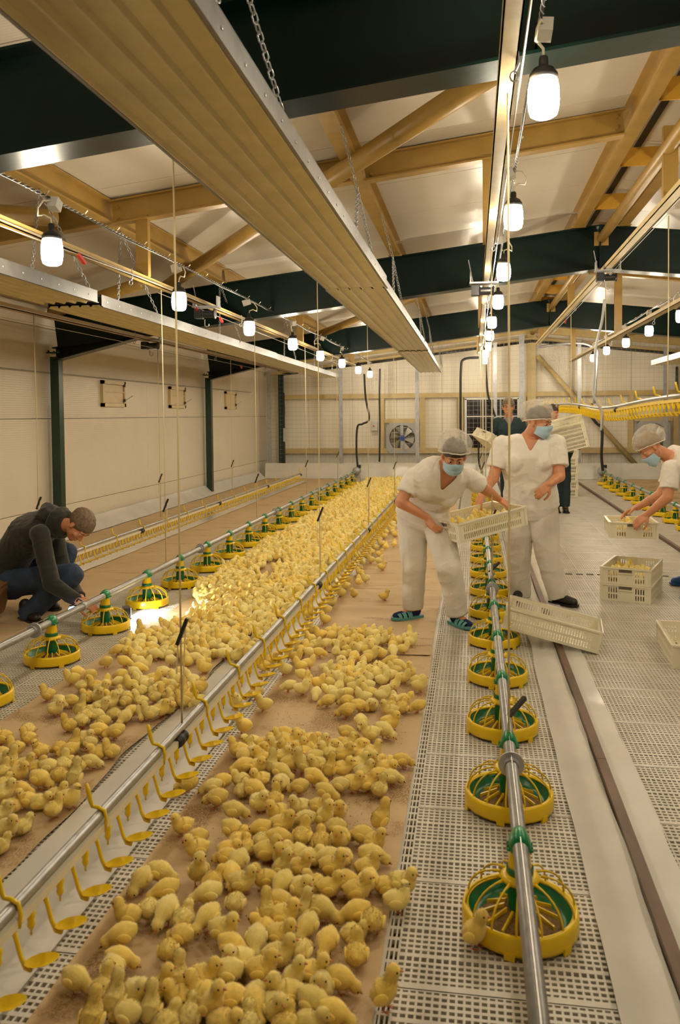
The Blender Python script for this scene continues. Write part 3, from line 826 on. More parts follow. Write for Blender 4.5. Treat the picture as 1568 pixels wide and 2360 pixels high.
motor(-2.584, 18.15, 'grey auger motor at the far end of the pipe by the crouching man')
motor(2.72, 18.2, 'grey auger motor at the far end of the pipe beyond the women')


# ================================================================== drinker lines
cup_mb = MB()
v = []; f = []; n = 12
for rz, sc in ((0.004, 1.0), (0.0, 0.8), (-0.008, 0.45), (-0.009, 0.0)):
    for j in range(n): a = 2 * PI * j / n; v.append((0.078 + 0.047 * sc * math.cos(a), 0.032 * sc * math.sin(a), 0.010 + rz + 0.020 * (0.078 + 0.047 * sc * math.cos(a)) / 0.1))
for i in range(3):
    for j in range(n): f.append((i * n + j, i * n + (j + 1) % n, (i + 1) * n + (j + 1) % n, (i + 1) * n + j))
cup_mb.add(v, f)
cup_mb.lathe([(0.0, 0), (0, 0)], 3) if 0 else None
cup_mb.tube([(0.0, 0, 0.105), (0.008, 0, 0.075), (0.02, 0, 0.03), (0.034, 0, 0.006), (0.05, 0, 0.006)], [0.008, 0.006, 0.006, 0.009, 0.012], 6)
CUP = cup_mb.mesh('drip_cup', MT['ypl'], True)
NIP = MB().lathe([(0.0, 0.03), (0.012, 0.03), (0.012, 0.012), (0.009, -0.004), (0.011, -0.014), (0.006, -0.026), (0.003, -0.028), (0.003, -0.042), (0, -0.042)], 10).mesh('nipple', MT['ypl'], True)
HOOK = MB().tube([(0.02, 0, -0.05), (0.024, 0, -0.012), (0.018, 0, 0.014), (-0.004, 0, 0.024), (-0.022, 0, 0.026), (-0.030, 0, 0.046), (-0.036, 0, 0.075), (-0.042, 0, 0.098)], [0.005, 0.006, 0.0065, 0.0065, 0.0065, 0.0075, 0.0078, 0.006], 7).mesh('pipe_hook', MT['ypl'], True)


def drinker(x, y0, y1, z, lab, sag=None, hook_step=0.5, cups=True, pvc='pvc'):
    r = empty('drinker_line', (x, y0, 0), lab, 'drinker', 'nipple drinker lines')
    zz = (lambda y: z + (sag(y) if sag else 0.0))
    ys = np.arange(y0, y1 + .01, 0.5)
    MB().tube([(0, y - y0, zz(y)) for y in ys], 0.0155, 14).build('steel_pipe', MT['galv'], r, True)
    mb = MB()
    for a, b in zip(ys[:-1], ys[1:]): mb.bar((0.008, a - y0, zz(a) - 0.036), (0.008, b - y0, zz(b) - 0.036), 0.024, 0.024)
    mb.build('water_pipe', MT[pvc], r)
    k = 0
    for y in np.arange(y0 + 0.1, y1, 0.155):
        o = put('drip_cup', CUP, r, (0.008, y - y0 + 0.07, zz(y) - 0.15)); put('nipple', NIP, r, (0.008, y - y0, zz(y) - 0.075))
    for y in np.arange(y0 + 0.3, y1, hook_step): put('pipe_hook', HOOK, r, (0, y - y0, zz(y)))
    for y in np.arange(math.ceil(y0 / 3) * 3 + 0.1, y1, 3.0):
        MB().lathe([(0.018, -0.045), (0.024, -0.045), (0.025, -0.03), (0.021, -0.026), (0.021, -0.006), (0.026, -0.004), (0.026, 0.02), (0.022, 0.024), (0.022, 0.045), (0.017, 0.045)], 14, (0.008, y - y0, zz(y) - 0.036), Matrix.Rotation(PI / 2, 3, 'X')).build('coupler', MT['black'], r, True)
    MB().tube([(0, y1 - y0, zz(y1)), (0, y1 - y0 + 0.02, zz(y1) + 0.12)], 0.012, 8).build('air_vent_tube', MT['ypl'], r)
    return r


drinker(-1.18, 1.1, 16.2, 0.245, 'middle drinker line with yellow drip cups, between the two chick flocks')
drinker(-3.875, 6.6, 18.1, 0.20, 'wall-side drinker line on empty brown paper, behind the crouching man', hook_step=0.75)
drinker(1.50, 6.0, 18.0, 1.66, 'drinker line raised to head height beside the women', sag=lambda y: -0.085 * math.exp(-((y - 9.9) / 2.2) ** 2) + 0.004 * (y - 12), hook_step=0.75, pvc='ypl')

# ================================================================== back fence, girts, fans, window, cables
fence = empty('mesh_fence', (0, 19.25, 0), 'welded wire fence on grey posts across the far end', 'fence')
mb = MB()
for xx in np.arange(-4.9, 7.8, 0.10): mb.box((xx, 0, 1.45), (0.0032, 0.0032, 2.55))
for zz in np.arange(0.2, 2.75, 0.10): mb.box((1.45, 0, zz), (12.7, 0.0032, 0.0032))
for xx in np.arange(-1.6, 4.3, 0.10): mb.box((xx, 0, 2.95), (0.0032, 0.0032, 0.5))
for zz in np.arange(2.75, 3.2, 0.10): mb.box((1.36, 0, zz), (5.9, 0.0032, 0.0032))
o = mb.build('wire_mesh', MT['galvd'], fence); o['kind'] = 'stuff'
for xx, zt in ((-4.88, 2.6), (-3.12, 2.75), (-1.30, 2.95), (0.50, 3.15), (1.10, 3.3), (2.38, 3.15), (4.25, 2.95), (6.0, 2.75)):
    w_ = 0.085 if xx != 1.10 else 0.12
    MB().box((xx, 0.02, zt / 2), (w_, 0.04, zt)).build('fence_post', MT['galvd'], fence)


def back_beam(label, a, b, w_, h_): return structure(MB().bar(a, b, w_, h_).build(trim(), MT['girt']))


back_beam('', (-4.75, 19.92, 1.97), (7.8, 19.92, 1.97), 0.1, 0.115)
back_beam('', (-4.75, 19.92, 0.63), (7.8, 19.92, 0.63), 0.1, 0.13)
for s, xe in ((-1, X_L + .1), (1, X_R - .1)):
    back_beam('', (RIDGE, 19.9, 3.50), (xe, 19.9, 3.50 - 0.113 * abs(xe - RIDGE)), 0.1, 0.16)
    back_beam('', (RIDGE, 19.82, 3.26), (xe, 19.82, 3.26 - 0.113 * abs(xe - RIDGE)), 0.08, 0.08)
structure(MB().box((1.36, 19.9, 1.75), (0.2, 0.14, 3.5)).build(trim(), MT['girt']))
structure(MB().box((-4.72, 19.88, 1.3), (0.12, 0.12, 2.7)).build(trim(), MT['greenc']))
structure(MB().tube([(1.5, 19.8, 2.86), (3.75, 19.75, 0.25)], 0.06, 14).build(trim(), MT['girt'], None, True))
for xx in (-2.2, -1.22, 3.62, 4.62, -0.3, 1.18):
    structure(MB().box((xx, 19.93, 1.3), (0.115, 0.09, 1.22)).build(trim(), MT['girt']))
for xx in (-1.71, 4.12): structure(MB().box((xx, 19.93, 1.36), (0.86, 0.09, 0.1)).build(trim(), MT['girt']))
for k, zz in enumerate((3.05,)):
    c = empty('cable_conduit', (RIDGE, 19.7, 3.2), 'dark conduit following the roof slope above the fence', 'conduit')
    for s, L in ((-1, 6.0), (1, 6.0)): MB().tube([(0, 0, 0), (s * L, 0, -0.113 * L)], 0.03, 8).build('pipe_run', MT['blackp'], c, True)


def fan(x, lab):
    r = empty('exhaust_fan', (x, 19.86, 0.94), lab, 'fan', 'wall fans')
    mb = MB(); n = 28; R_ = 0.315; H_ = 0.37; v = []; f = []
    for yv in (-0.03, 0.03):
        for k in range(n):
            a = 2 * PI * k / n; c, s = math.cos(a), math.sin(a); m_ = H_ / max(abs(c), abs(s))
            v += [(R_ * c, yv, R_ * s), (m_ * c, yv, m_ * s)]
    for k in range(n):
        a, b = 2 * k, 2 * ((k + 1) % n); o = 2 * n
        f += [(a, b, b + 1, a + 1), (a + o, a + 1 + o, b + 1 + o, b + o), (a, a + o, b + o, b), (a + 1, b + 1, b + 1 + o, a + 1 + o)]
    mb.add(v, f).build('square_housing', MT['grey'], r)
    MB().box((0, 0.06, 0), (0.7, 0.01, 0.7)).build('shutter', MT['pit'], r)
    for k in range(6):
        a = k * PI / 3 + .2; Rb = Matrix.Rotation(a, 3, 'Y')
        P = [Rb @ Vector(p) for p in ((0.05, -.02, -.03), (0.29, -.03, -.08), (0.29, .03, 0.08), (0.05, .02, .03))]
        q = Vector((0, 0.004, 0)); MB().add([p - q for p in P] + [p + q for p in P], [(0, 1, 2, 3), (7, 6, 5, 4), (0, 4, 5, 1), (1, 5, 6, 2), (2, 6, 7, 3)]).build('blade', MT['blade'], r)
    MB().box((0, -.02, 0), (0.07, 0.03, 0.66)).build('motor_strut', MT['galvd'], r)
    MB().lathe([(0, -.09), (0.06, -.09), (0.07, -.06), (0.07, 0.05), (0, 0.05)], 14, (0, 0, 0), Matrix.Rotation(PI / 2, 3, 'X')).build('motor_body', MT['blue'], r)
    for k in range(5): MB().box((0, 0.05, -0.26 + k * 0.13), (0.64, 0.012, 0.012)).build('guard_bar', MT['galv'], r)
    return r


fan(-1.71, 'square wall fan with blue motor, left of the dark window behind the fence')
fan(4.12, 'square wall fan behind the third woman with hair net')

w = structure(empty('window_1', (0.44, 19.9, 1.235)))
W_, H_ = 1.24, 1.28
MB().box((0, 0.05, 0), (W_, 0.01, H_)).build('night_view', MT['glass'], w)
for s in (-1, 1):
    MB().box((s * W_ / 2, 0, 0), (0.05, 0.06, H_)).build('frame_side', MT['wfr'], w); MB().box((0, 0, s * H_ / 2), (W_ + 0.05, 0.06, 0.05)).build('frame_side', MT['wfr'], w)
for k in range(3):
    for q in range(3):
        MB().box((-W_ / 2 + (q + .5) * W_ / 3, 0.03, -H_ / 2 + (k + .5) * H_ / 3), (W_ / 3 - 0.03, 0.006, H_ / 3 - 0.03)).build('pane', MT['glass'], w)
for k in (1, 2): MB().box((0, 0, -H_ / 2 + k * H_ / 3), (W_, 0.04, 0.03)).build('glazing_bar', MT['wfr'], w)
for q in (1, 2): MB().box((-W_ / 2 + q * W_ / 3, 0.012, 0), (0.03, 0.03, H_)).build('glazing_bar', MT['galvd'], w)


def cable(label, pts, r, m='black', cat='cable', name='hanging_cable'):
    c = empty(name, pts[-1], label, cat); o = Vector(pts[-1])
    # smooth the run
    P = [Vector(p) - o for p in pts]; q = []
    for i in range(len(P) - 1):
        p0, p1, p2, p3 = P[max(i - 1, 0)], P[i], P[i + 1], P[min(i + 2, len(P) - 1)]
        for t in np.linspace(0, 1, 7)[:-1]:
            q.append(0.5 * ((2 * p1) + (p2 - p0) * t + (2 * p0 - 5 * p1 + 4 * p2 - p3) * t * t + (3 * p1 - p0 - 3 * p2 + p3) * t ** 3))
    q.append(P[-1]); MB().tube(q, r, 8).build('run', MT[m], c, True); return c


def pix(pts, Y): return [at(a, b, Y=Y) for a, b in pts]


V0 = Vector((0.256, 18.58, 2.99))
cable('black cable hanging in an S bend to the motor by the wall-side feeders', pix([(840, 862), (843, 915), (851, 965), (836, 977), (824, 985), (822, 1040), (826, 1085)], 18.1), 0.022)
cable('black cable down the fence beside the wall fan', pix([(876, 850), (875, 910), (876, 985), (875, 1064)], 19.15), 0.02)
cable('black conduit bent over the fence beside the window', pix([(1104, 824), (1070, 828), (1063, 850), (1062, 930), (1062, 1030)], 19.225), 0.028)
cable('black cable crossing before the window near the lamp row', [V0] + pix([(1124, 900), (1134, 935), (1142, 960)], 18.6), 0.022)
cable('black cable hanging low in front of the window', pix([(1104, 985), (1104, 1060), (1112, 1090)], 17.2), 0.018)
cable('black cable curling down to the motor beyond the women', pix([(1365, 930), (1362, 955), (1375, 975), (1388, 990), (1387, 1050), (1390, 1085)], 17.9), 0.03)
cable('grey flexible hose hanging from the winch on the ridge rail', pix([(1394, 690), (1388, 740), (1374, 800), (1371, 860), (1368, 905), (1376, 925), (1386, 945), (1389, 960), (1386, 992)], 9.3), 0.014, 'grey', 'hose', 'hanging_hose')
cable('dark conduit standing beside the far wall fan', pix([(1561, 845), (1560, 930), (1558, 1034)], 19.935), 0.03)
cable('dark pipe bend by the roof over the farthest lamps', pix([(1240, 800), (1330, 790), (1372, 803), (1376, 830), (1370, 930)], 18.4), 0.03, 'galvd', 'conduit', 'bent_conduit')
b = empty('wall_switch', at(864, 982, Y=19.9), 'small pale switch box with red button beside the wall fan', 'box')
MB().box((0, 0, 0), (0.14, 0.06, 0.22)).build('case', MT['lgrey'], b); MB().lathe([(0, 0.02), (0.02, 0.02), (0.02, 0)], 10, (-.02, -.03, 0), Matrix.Rotation(PI / 2, 3, 'X')).build('button', MT['red'], b)
g = empty('sliding_gate_track', (-4.5, 19.2, 0.0), 'black upright track with grey handle at the fence end', 'track')
MB().box((0, 0, 1.03), (0.05, 0.05, 2.05)).build('upright', MT['blackp'], g); MB().box((0.03, -.03, 1.05), (0.07, 0.04, 0.32)).build('handle_plate', MT['grey'], g)
for zz in (0.15, 1.65): MB().box((-.02, 0, zz), (0.09, 0.06, 0.22)).build('roller', MT['blackp'], g)

# wall inlets
for y0, lab in ((10.76, 'cream wall vent, nearest of the three on the wall'), (13.34, 'cream wall vent, middle of the three on the wall'), (16.53, 'cream wall vent, farthest of the three on the wall')):
    r = empty('wall_vent', (X_L + 0.005, y0 + 0.38, 1.845), lab, 'vent', 'air inlets in the wall')
    for s in (-1, 1): MB().box((0.02, 0, s * 0.16), (0.045, 0.76, 0.05)).build('frame_side', MT['vent'], r); MB().box((0.02, s * 0.355, 0), (0.045, 0.05, 0.37)).build('frame_side', MT['vent'], r)
    MB().box((0.012, 0, -0.055), (0.02, 0.64, 0.15)).build('flap', MT['vent'], r); MB().box((0.03, 0, 0.03), (0.02, 0.64, 0.016)).build('flap_lip', MT['vent'], r)
    MB().box((0.012, 0, 0.085), (0.02, 0.64, 0.09)).build('upper_flap', MT['vent'], r)
    MB().bar((0.04, 0.33, -0.1), (0.14, 0.4, -0.02), 0.012, 0.012).build('lever', MT['galvd'], r)
    for zz in (-.09, 0.13): MB().box((0.045, 0.33, zz), (0.02, 0.04, 0.04)).build('hinge_block', MT['blackp'], r)
# raceway rods along the wall
cable('thin control rod along the vented wall', [(X_L + 0.05, 2, 2.07), (X_L + 0.05, 10, 2.06), (X_L + .05, 18.5, 2.06)], 0.006, 'galvd', 'rod', 'control_rod')

# ================================================================== chicks
def sweep_body(spine, nseg=16):
    """spine: (x, z, radius across, radius up, y) from tail to crown, facing +x"""
    k = len(spine); v, f = [], []
    # refine with catmull-rom
    P = [np.array(s, float) for s in spine]; Q = []
    for i in range(k - 1):
        p0, p1, p2, p3 = P[max(i - 1, 0)], P[i], P[i + 1], P[min(i + 2, k - 1)]
        for t in (0, 0.5): Q.append(0.5 * (2 * p1 + (p2 - p0) * t + (2 * p0 - 5 * p1 + 4 * p2 - p3) * t * t + (3 * p1 - p0 - 3 * p2 + p3) * t ** 3))
    Q.append(P[-1])
    for i, q in enumerate(Q):
        a, b = Q[max(i - 1, 0)], Q[min(i + 1, len(Q) - 1)]
        t = Vector((b[0] - a[0], b[4] - a[4], b[1] - a[1])).normalized()
        side = Vector((0, 1, 0)); side = (side - t * side.dot(t)).normalized(); up = t.cross(side)
        if up.z < 0 and abs(t.z) < 0.9: up = -up
        for j in range(nseg):
            an = 2 * PI * j / nseg
            v.append(Vector((q[0], q[4], q[1])) + side * (math.cos(an) * max(q[2], 0.0005)) + up * (math.sin(an) * max(q[3], 0.0005)))
    for i in range(len(Q) - 1):
        for j in range(nseg): f.append((i * nseg + j, i * nseg + (j + 1) % nseg, (i + 1) * nseg + (j + 1) % nseg, (i + 1) * nseg + j))
    f += [tuple(range(nseg))[::-1], tuple((len(Q) - 1) * nseg + j for j in range(nseg))]
    return v, f


#        spine (x, z, ry, rz, y) ...            head (x, y, z), look direction (x, y, z)
POSES = {
    'stand': ([(-.058, .066, .002, .002, 0), (-.052, .064, .012, .011, 0), (-.038, .058, .028, .026, 0), (-.012, .050, .0405, .0375, 0), (.013, .053, .037, .036, 0), (.026, .068, .026, .027, 0), (.031, .081, .0205, .021, 0), (.036, .096, .0225, .0225, 0), (.041, .110, .015, .015, 0), (.043, .117, .003, .003, 0)], (.038, 0, .099), (1, 0, -.15)),
    'tall': ([(-.044, .044, .002, .002, 0), (-.040, .045, .014, .013, 0), (-.026, .048, .030, .029, 0), (-.006, .056, .038, .037, 0), (.010, .076, .030, .031, 0), (.018, .095, .0215, .022, 0), (.022, .110, .0200, .0205, 0), (.027, .124, .0218, .0218, 0), (.031, .137, .014, .014, 0), (.033, .143, .003, .003, 0)], (.028, 0, .125), (1, 0, 0.02)),
    'peck': ([(-.052, .082, .002, .002, 0), (-.047, .078, .012, .012, 0), (-.033, .068, .029, .027, 0), (-.009, .057, .040, .037, 0), (.017, .051, .035, .034, 0), (.035, .046, .022, .023, 0), (.045, .039, .019, .0195, 0), (.056, .030, .0215, .0215, 0), (.066, .021, .014, .014, 0), (.070, .017, .003, .003, 0)], (.057, 0, .030), (.8, 0, -.62)),
    'rest': ([(-.056, .046, .002, .002, 0), (-.050, .045, .013, .012, 0), (-.034, .042, .030, .028, 0), (-.008, .039, .042, .037, 0), (.016, .041, .037, .034, 0), (.029, .051, .0245, .025, 0), (.035, .060, .0205, .021, 0), (.043, .070, .0220, .0220, 0), (.051, .079, .013, .013, 0), (.055, .083, .003, .003, 0)], (.044, 0, .069), (1, 0, -.2)),
    'turn': ([(-.058, .066, .002, .002, 0), (-.052, .064, .012, .011, 0), (-.038, .058, .028, .026, 0), (-.012, .050, .0405, .0375, 0), (.013, .053, .037, .036, 0), (.025, .068, .026, .027, .003), (.028, .081, .0205, .021, .009), (.028, .095, .0225, .0225, .017), (.028, .108, .015, .015, .022), (.028, .115, .003, .003, .024)], (.028, .017, .097), (.45, .85, -.15)),
}
CHPROTO = {}
for pn_, (spine, hd, look) in POSES.items():
    r = empty('chick', (0, 0, 0)); r.hide_render = False
    v, f = sweep_body(spine)
    # downy lumps
    bm_v = []
    for p in v: bm_v.append(p + (p - Vector((0, 0, 0.05))).normalized() * 0.0022 * noise.noise(p * 75 + Vector((len(pn_), 0, 0))) * 1.2)
    body = MB().add(bm_v, f).build('body', MT['chick'], r, True)
    H = Vector(hd); D = Vector(look).normalized(); S = Vector((0, 0, 1)).cross(D).normalized(); U = D.cross(S)
    hr = 0.0215
    # beak
    tip = H + D * (hr + 0.0095) - U * 0.004; n = 8
    bv = [H + D * (hr - 0.004) + S * (0.0062 * math.cos(a)) + U * (0.0052 * math.sin(a) - 0.002) for a in np.linspace(0, 2 * PI, n + 1)[:-1]] + [H + D * (hr + 0.004) + S * (0.0036 * math.cos(a)) + U * (0.0034 * math.sin(a) - 0.0025) for a in np.linspace(0, 2 * PI, n + 1)[:-1]] + [tip]
    MB().add(bv, [(j, (j + 1) % n, n + (j + 1) % n, n + j) for j in range(n)] + [(n + j, n + (j + 1) % n, 2 * n) for j in range(n)]).build('beak', MT['beak'], r, True)
    for s in (-1, 1): MB().ell(H + D * 0.010 + S * (s * 0.0188) + U * 0.003, (.0030, .0030, .0034), n=8, m=6).build('eye', MT['eye'], r, True)
    # wings
    bx = (-.008, .052) if pn_ in ('stand', 'turn') else ((-.006, .056) if pn_ == 'tall' else ((-.008, .058) if pn_ == 'peck' else (-.008, .037)))
    for s in (-1, 1):
        Rw = Matrix.Rotation(-0.25 if pn_ != 'tall' else -0.7, 3, 'Y') @ Matrix.Rotation(s * 0.12, 3, 'Z')
        MB().ell((bx[0] - .004, s * .0365, bx[1]), (.026, .0065, .0165), Rw, 10, 7).build('wing', MT['wing'], r, True)
    # legs with three toes
    if pn_ != 'rest':
        for s in (-1, 1):
            y = s * .013; lx = 0.002 + s * 0.005
            mb = MB().tube([(lx, y, .032), (lx - .004, y, .017), (lx + .002, y, .004)], .0022, 6)
            for a in (-.55, 0, .55): mb.tube([(lx + .002, y, .0035), (lx + .002 + .019 * math.cos(a), y + .019 * math.sin(a), .002)], [.0019, .0011], 5)
            mb.tube([(lx + .002, y, .0035), (lx - .008, y, .002)], [.0018, .001], 5)
            mb.build('leg', MT['leg'], r, True)
    else:
        for s in (-1, 1): MB().tube([(.018, s * .014, .006), (.036, s * .017, .003)], [.003, .0012], 6).build('foot', MT['leg'], r, True)
    # loose down standing off the body
    rg = random.Random(len(pn_)); fv, ff, fn = [], [], []; tri = [q for q in f if len(q) == 4]
    areas = [((bm_v[q[1]] - bm_v[q[0]]).cross(bm_v[q[3]] - bm_v[q[0]])).length for q in tri]
    for q in rg.choices(tri, areas, k=2400):
        a, b = rg.random(), rg.random(); p = bm_v[q[0]].lerp(bm_v[q[1]], a).lerp(bm_v[q[3]].lerp(bm_v[q[2]], a), b)
        nn = (bm_v[q[1]] - bm_v[q[0]]).cross(bm_v[q[3]] - bm_v[q[0]])
        if nn.length < 1e-10: continue
        nn.normalize()
        ri = q[0] // 16; c = sum((bm_v[ri * 16 + t_] for t_ in range(16)), Vector()) / 16; nn = nn if nn.dot(p - c) > 0 else -nn
        dr = (nn + Vector((-0.8, rg.uniform(-.5, .5), rg.uniform(-.5, .2)))).normalized(); sd = dr.cross(nn).normalized() * 0.0009; L = rg.uniform(.004, .0085)
        o_ = len(fv); A_, B_, C_ = p - sd - nn * .001, p + sd - nn * .001, p + dr * L
        if (B_ - A_).cross(C_ - A_).dot(nn) < 0: A_, B_ = B_, A_
        fv += [A_, B_, C_]; ff.append((o_, o_ + 1, o_ + 2)); fn += [nn] * 3
    o = MB().add(fv, ff).build('down', MT['chick'], r, True); o.data.normals_split_custom_set_from_vertices([tuple(q) for q in fn]); o['kind'] = 'stuff'
    CHPROTO[pn_] = r

# where the chicks stand: pixel of the body's middle in the photograph, which way it faces, pose
DIRS = dict(R=0, BR=45, B=90, BL=135, L=180, FL=225, F=270, FR=315)
RAW = [
    (120, 2060, 3.733, '650,200,L,s 600,380,L,d 860,150,B,d 980,170,F,d 1110,190,B,r 1340,220,FL,d 1120,370,L,d 1000,500,B,d 560,620,R,d 450,810,B,s 545,650,FR,d 210,750,R,d 1480,330,R,s 600,890,B,t 350,1060,B,t 770,890,FR,s 890,830,R,t 1080,740,B,t 1310,730,R,s 1080,880,L,s 1270,900,L,s 700,1050,L,d 880,1000,B,t 1030,1050,B,r 1350,980,R,t 1180,1030,B,r'),
    (500, 2060, 3.409, '150,90,B,d 400,130,B,t 500,80,R,d 550,180,R,s 670,120,BR,t 800,140,R,d 710,270,F,d 510,340,R,s 310,380,F,d 370,260,L,r 120,420,R,d 160,540,FL,u 490,500,R,s 670,460,B,d 870,390,F,d 1080,300,R,r 1230,240,B,d 1090,170,L,d 1100,480,B,s 350,610,R,s 620,650,R,t 740,640,R,s 80,640,L,d 540,800,L,s 960,690,R,d 840,740,F,s 770,890,R,d 920,950,R,d 480,930,FR,s 300,890,FR,d 100,860,R,d 60,980,R,r 330,770,R,r 1320,780,R,t 560,1010,B,r 200,1000,B,r 700,1010,R,r'),
    (280, 1820, 4.612, '210,980,F,d 420,900,R,d 650,390,FL,s 810,520,L,d 800,640,FL,s 470,1090,L,d 840,880,FR,t 970,950,BR,r 1020,110,L,d 1200,240,R,d 1470,150,FR,s 1190,450,R,d 1470,430,L,d 1240,520,BR,r 1370,590,B,r 1140,620,R,r 1120,730,L,d 1240,790,F,d 1150,920,F,d 1290,1000,R,s 1540,560,B,d 920,1130,L,d'),
    (580, 1820, 3.92, '215,90,B,s 230,220,FL,s 280,330,R,s 430,160,FL,s 620,160,R,s 660,250,R,t 790,200,F,s 1170,270,BR,t 480,290,L,d 465,430,B,s 630,460,B,r 760,360,L,d 800,460,F,s 1000,430,L,d 1110,480,R,s 190,470,R,d 190,580,R,s 290,590,F,s 400,580,L,r 490,590,R,r 290,700,R,t 420,710,R,s 690,620,L,d 810,640,F,s 740,700,R,s 1090,620,R,d 1050,710,R,s 1060,850,F,d 1210,850,R,r 1370,860,R,s 1320,1010,R,u 110,810,L,s 280,870,F,d 460,920,FR,s 690,880,R,s 600,850,L,r 860,860,R,d 950,920,R,s'),
    (390, 1640, 5.058, '220,860,L,d 500,890,L,d 620,830,L,d 840,790,L,r 860,900,B,r 1000,930,R,d 1060,800,FL,s 860,650,L,d 1040,660,FR,s 1190,620,B,t 1100,580,L,s 930,450,B,s 830,460,L,s 960,350,L,r 1110,390,R,s 1120,480,F,s 1260,450,L,s 1310,330,L,s 1360,270,R,d 1430,370,R,s 1400,470,L,s 1320,530,R,s 1430,620,R,s 1310,720,R,d 1300,830,F,r 1010,520,R,d 910,540,F,d 1510,330,F,s 1540,470,L,s'),
    (660, 1640, 4.9, '840,120,F,d 690,250,R,d 950,260,L,s 1110,230,FR,d 1180,140,R,s 380,370,R,s 290,310,R,r 260,420,B,s 150,430,R,s 690,370,R,s 540,380,R,r 850,390,L,d 560,430,F,s 480,490,L,s 650,500,R,s 800,450,R,s 860,490,R,r 970,460,R,s 310,530,L,d 190,600,L,t 340,620,FL,s 320,760,R,d 500,640,B,t 640,660,R,s 830,600,R,s 980,580,F,s 880,690,R,s 1130,640,R,r 1310,560,R,d 1170,560,L,r 1180,750,R,d 1040,740,L,d 900,820,R,s 660,840,L,d 730,830,R,s 1060,880,B,s 150,860,L,d 450,920,R,d'),
    (620, 1430, 4.126, '240,180,B,s 490,140,L,s 390,180,L,s 300,230,R,r 440,230,R,s 380,240,L,r 200,320,B,t 250,350,R,s 320,290,R,s 400,310,R,d 470,310,R,d 380,410,R,s 590,100,R,s 640,130,R,s 540,230,L,d 600,150,B,s 700,120,R,s 690,180,B,s 700,240,F,s 640,220,R,s 770,150,R,s 780,210,R,s 850,170,L,s 870,120,R,s 830,220,F,s 940,140,F,s 960,110,R,s 1030,130,R,s 1120,140,R,s 990,190,R,s 980,220,R,s 930,220,L,s 890,250,R,s 1070,200,R,s 1180,190,F,s 1240,190,R,s 1150,180,L,r 1340,150,B,t 1350,210,R,s 1280,270,R,s 1180,240,B,s 1180,300,F,d 1060,320,L,s 1020,300,L,s 940,290,R,s 830,280,F,s 770,280,R,s 640,290,B,t 720,320,R,r 690,375,F,r 810,360,F,d 930,370,L,d 970,340,R,s 1160,390,L,d 1240,430,R,d 1200,220,R,r '
     '300,440,L,s 320,530,R,d 190,630,L,d 310,660,R,s 360,600,B,t 450,700,F,d 480,600,R,s 570,470,R,s 640,480,R,s 740,440,R,s 700,490,F,s 590,530,L,s 620,550,F,s 690,540,R,s 560,590,L,r 580,660,L,r 670,620,B,t 760,490,B,s 820,490,R,s 890,450,B,s 840,540,R,s 900,520,R,s 750,540,F,s 750,590,L,s 960,470,L,s 1030,460,R,r 1010,480,B,s 1100,480,L,s 1190,480,L,s 1050,530,R,s 940,560,F,s 850,590,F,s 1080,570,R,s 1150,530,L,s 1200,610,R,t 1280,550,R,s 1350,490,F,t 1410,560,R,r 1430,630,R,s 820,650,R,s 740,700,L,d 940,620,L,s 950,690,L,s 560,770,L,d 640,700,R,r 740,770,L,d 860,820,R,d 745,870,L,d 980,800,F,r 1080,720,R,s 1110,660,R,r 1200,740,B,r 1290,740,R,r 1160,810,B,r 1150,870,L,s 1270,820,B,r 1420,820,L,d 900,740,L,s'),
    (0, 1640, 5.227, '30,320,L,s 340,230,B,d 340,320,L,s 190,450,L,s 490,480,L,u 30,520,R,d 20,600,R,s 130,640,B,t 60,720,B,s 290,650,R,s 230,760,R,s 460,680,R,s 590,690,R,d 490,840,R,d 40,860,B,r 250,950,R,d 50,1000,R,s 160,1120,F,r 330,1080,L,u 440,1080,R,r 20,1250,R,s 110,1420,R,s 260,1370,B,r 690,1010,R,s 650,1190,B,s 840,1080,R,u 720,800,B,d 900,800,B,t 780,650,B,s 950,640,L,r 1060,620,R,d 720,450,L,d 840,480,L,d 890,380,B,t 1020,300,R,r 1080,400,L,d 830,170,L,s 980,130,B,d 1060,70,B,d 1150,60,R,d 1250,130,L,d 1200,240,R,d 1390,260,L,d 1180,490,L,r 1340,500,L,s 1380,60,B,d 1500,80,F,d 10,1600,B,r'),
    (80, 1480, 3.92, '650,190,L,d 810,185,R,d 385,280,B,d 500,310,L,d 335,340,L,s 120,480,L,s 230,540,R,d 340,535,R,d 190,610,R,s 440,400,BR,s 480,490,L,r 560,400,L,s 630,390,B,s 575,500,FR,s 600,440,R,s 700,490,L,r 760,460,B,r 780,310,L,d 760,370,L,d 900,280,R,d 940,240,R,d 1000,200,R,s 870,400,L,s 970,360,L,s 1000,370,R,r 1080,340,R,s 960,430,L,r 850,480,R,r 820,550,L,d 960,540,L,s 900,520,L,r 1090,500,L,s 1180,490,L,s 1100,430,R,r 1140,400,R,r 1170,280,R,d 1310,280,L,d 1290,340,L,s 1220,370,L,r 1240,430,R,r 1340,450,B,t 1400,410,R,s 1420,350,L,s 1480,400,R,s 1260,520,L,s 1340,550,L,s 1400,500,R,r 1490,560,L,d 580,600,R,s 680,560,R,s 440,600,B,t 500,620,R,r 890,640,F,d 950,640,F,d 1050,650,L,s 1130,630,R,s 1190,600,R,r 1180,570,R,r '
     '760,80,L,d 830,80,B,s 880,40,L,s 900,120,L,s 940,160,L,r 1000,110,R,r 1090,120,R,d 960,50,L,r 1070,50,L,r 1030,80,R,r 1180,60,B,r 1250,60,R,r 1230,170,B,d 1200,110,L,r 1350,120,L,r 1380,170,B,r 1460,150,R,d 1440,80,L,s 1530,240,L,s 1530,190,R,r 1330,60,L,r'),
]
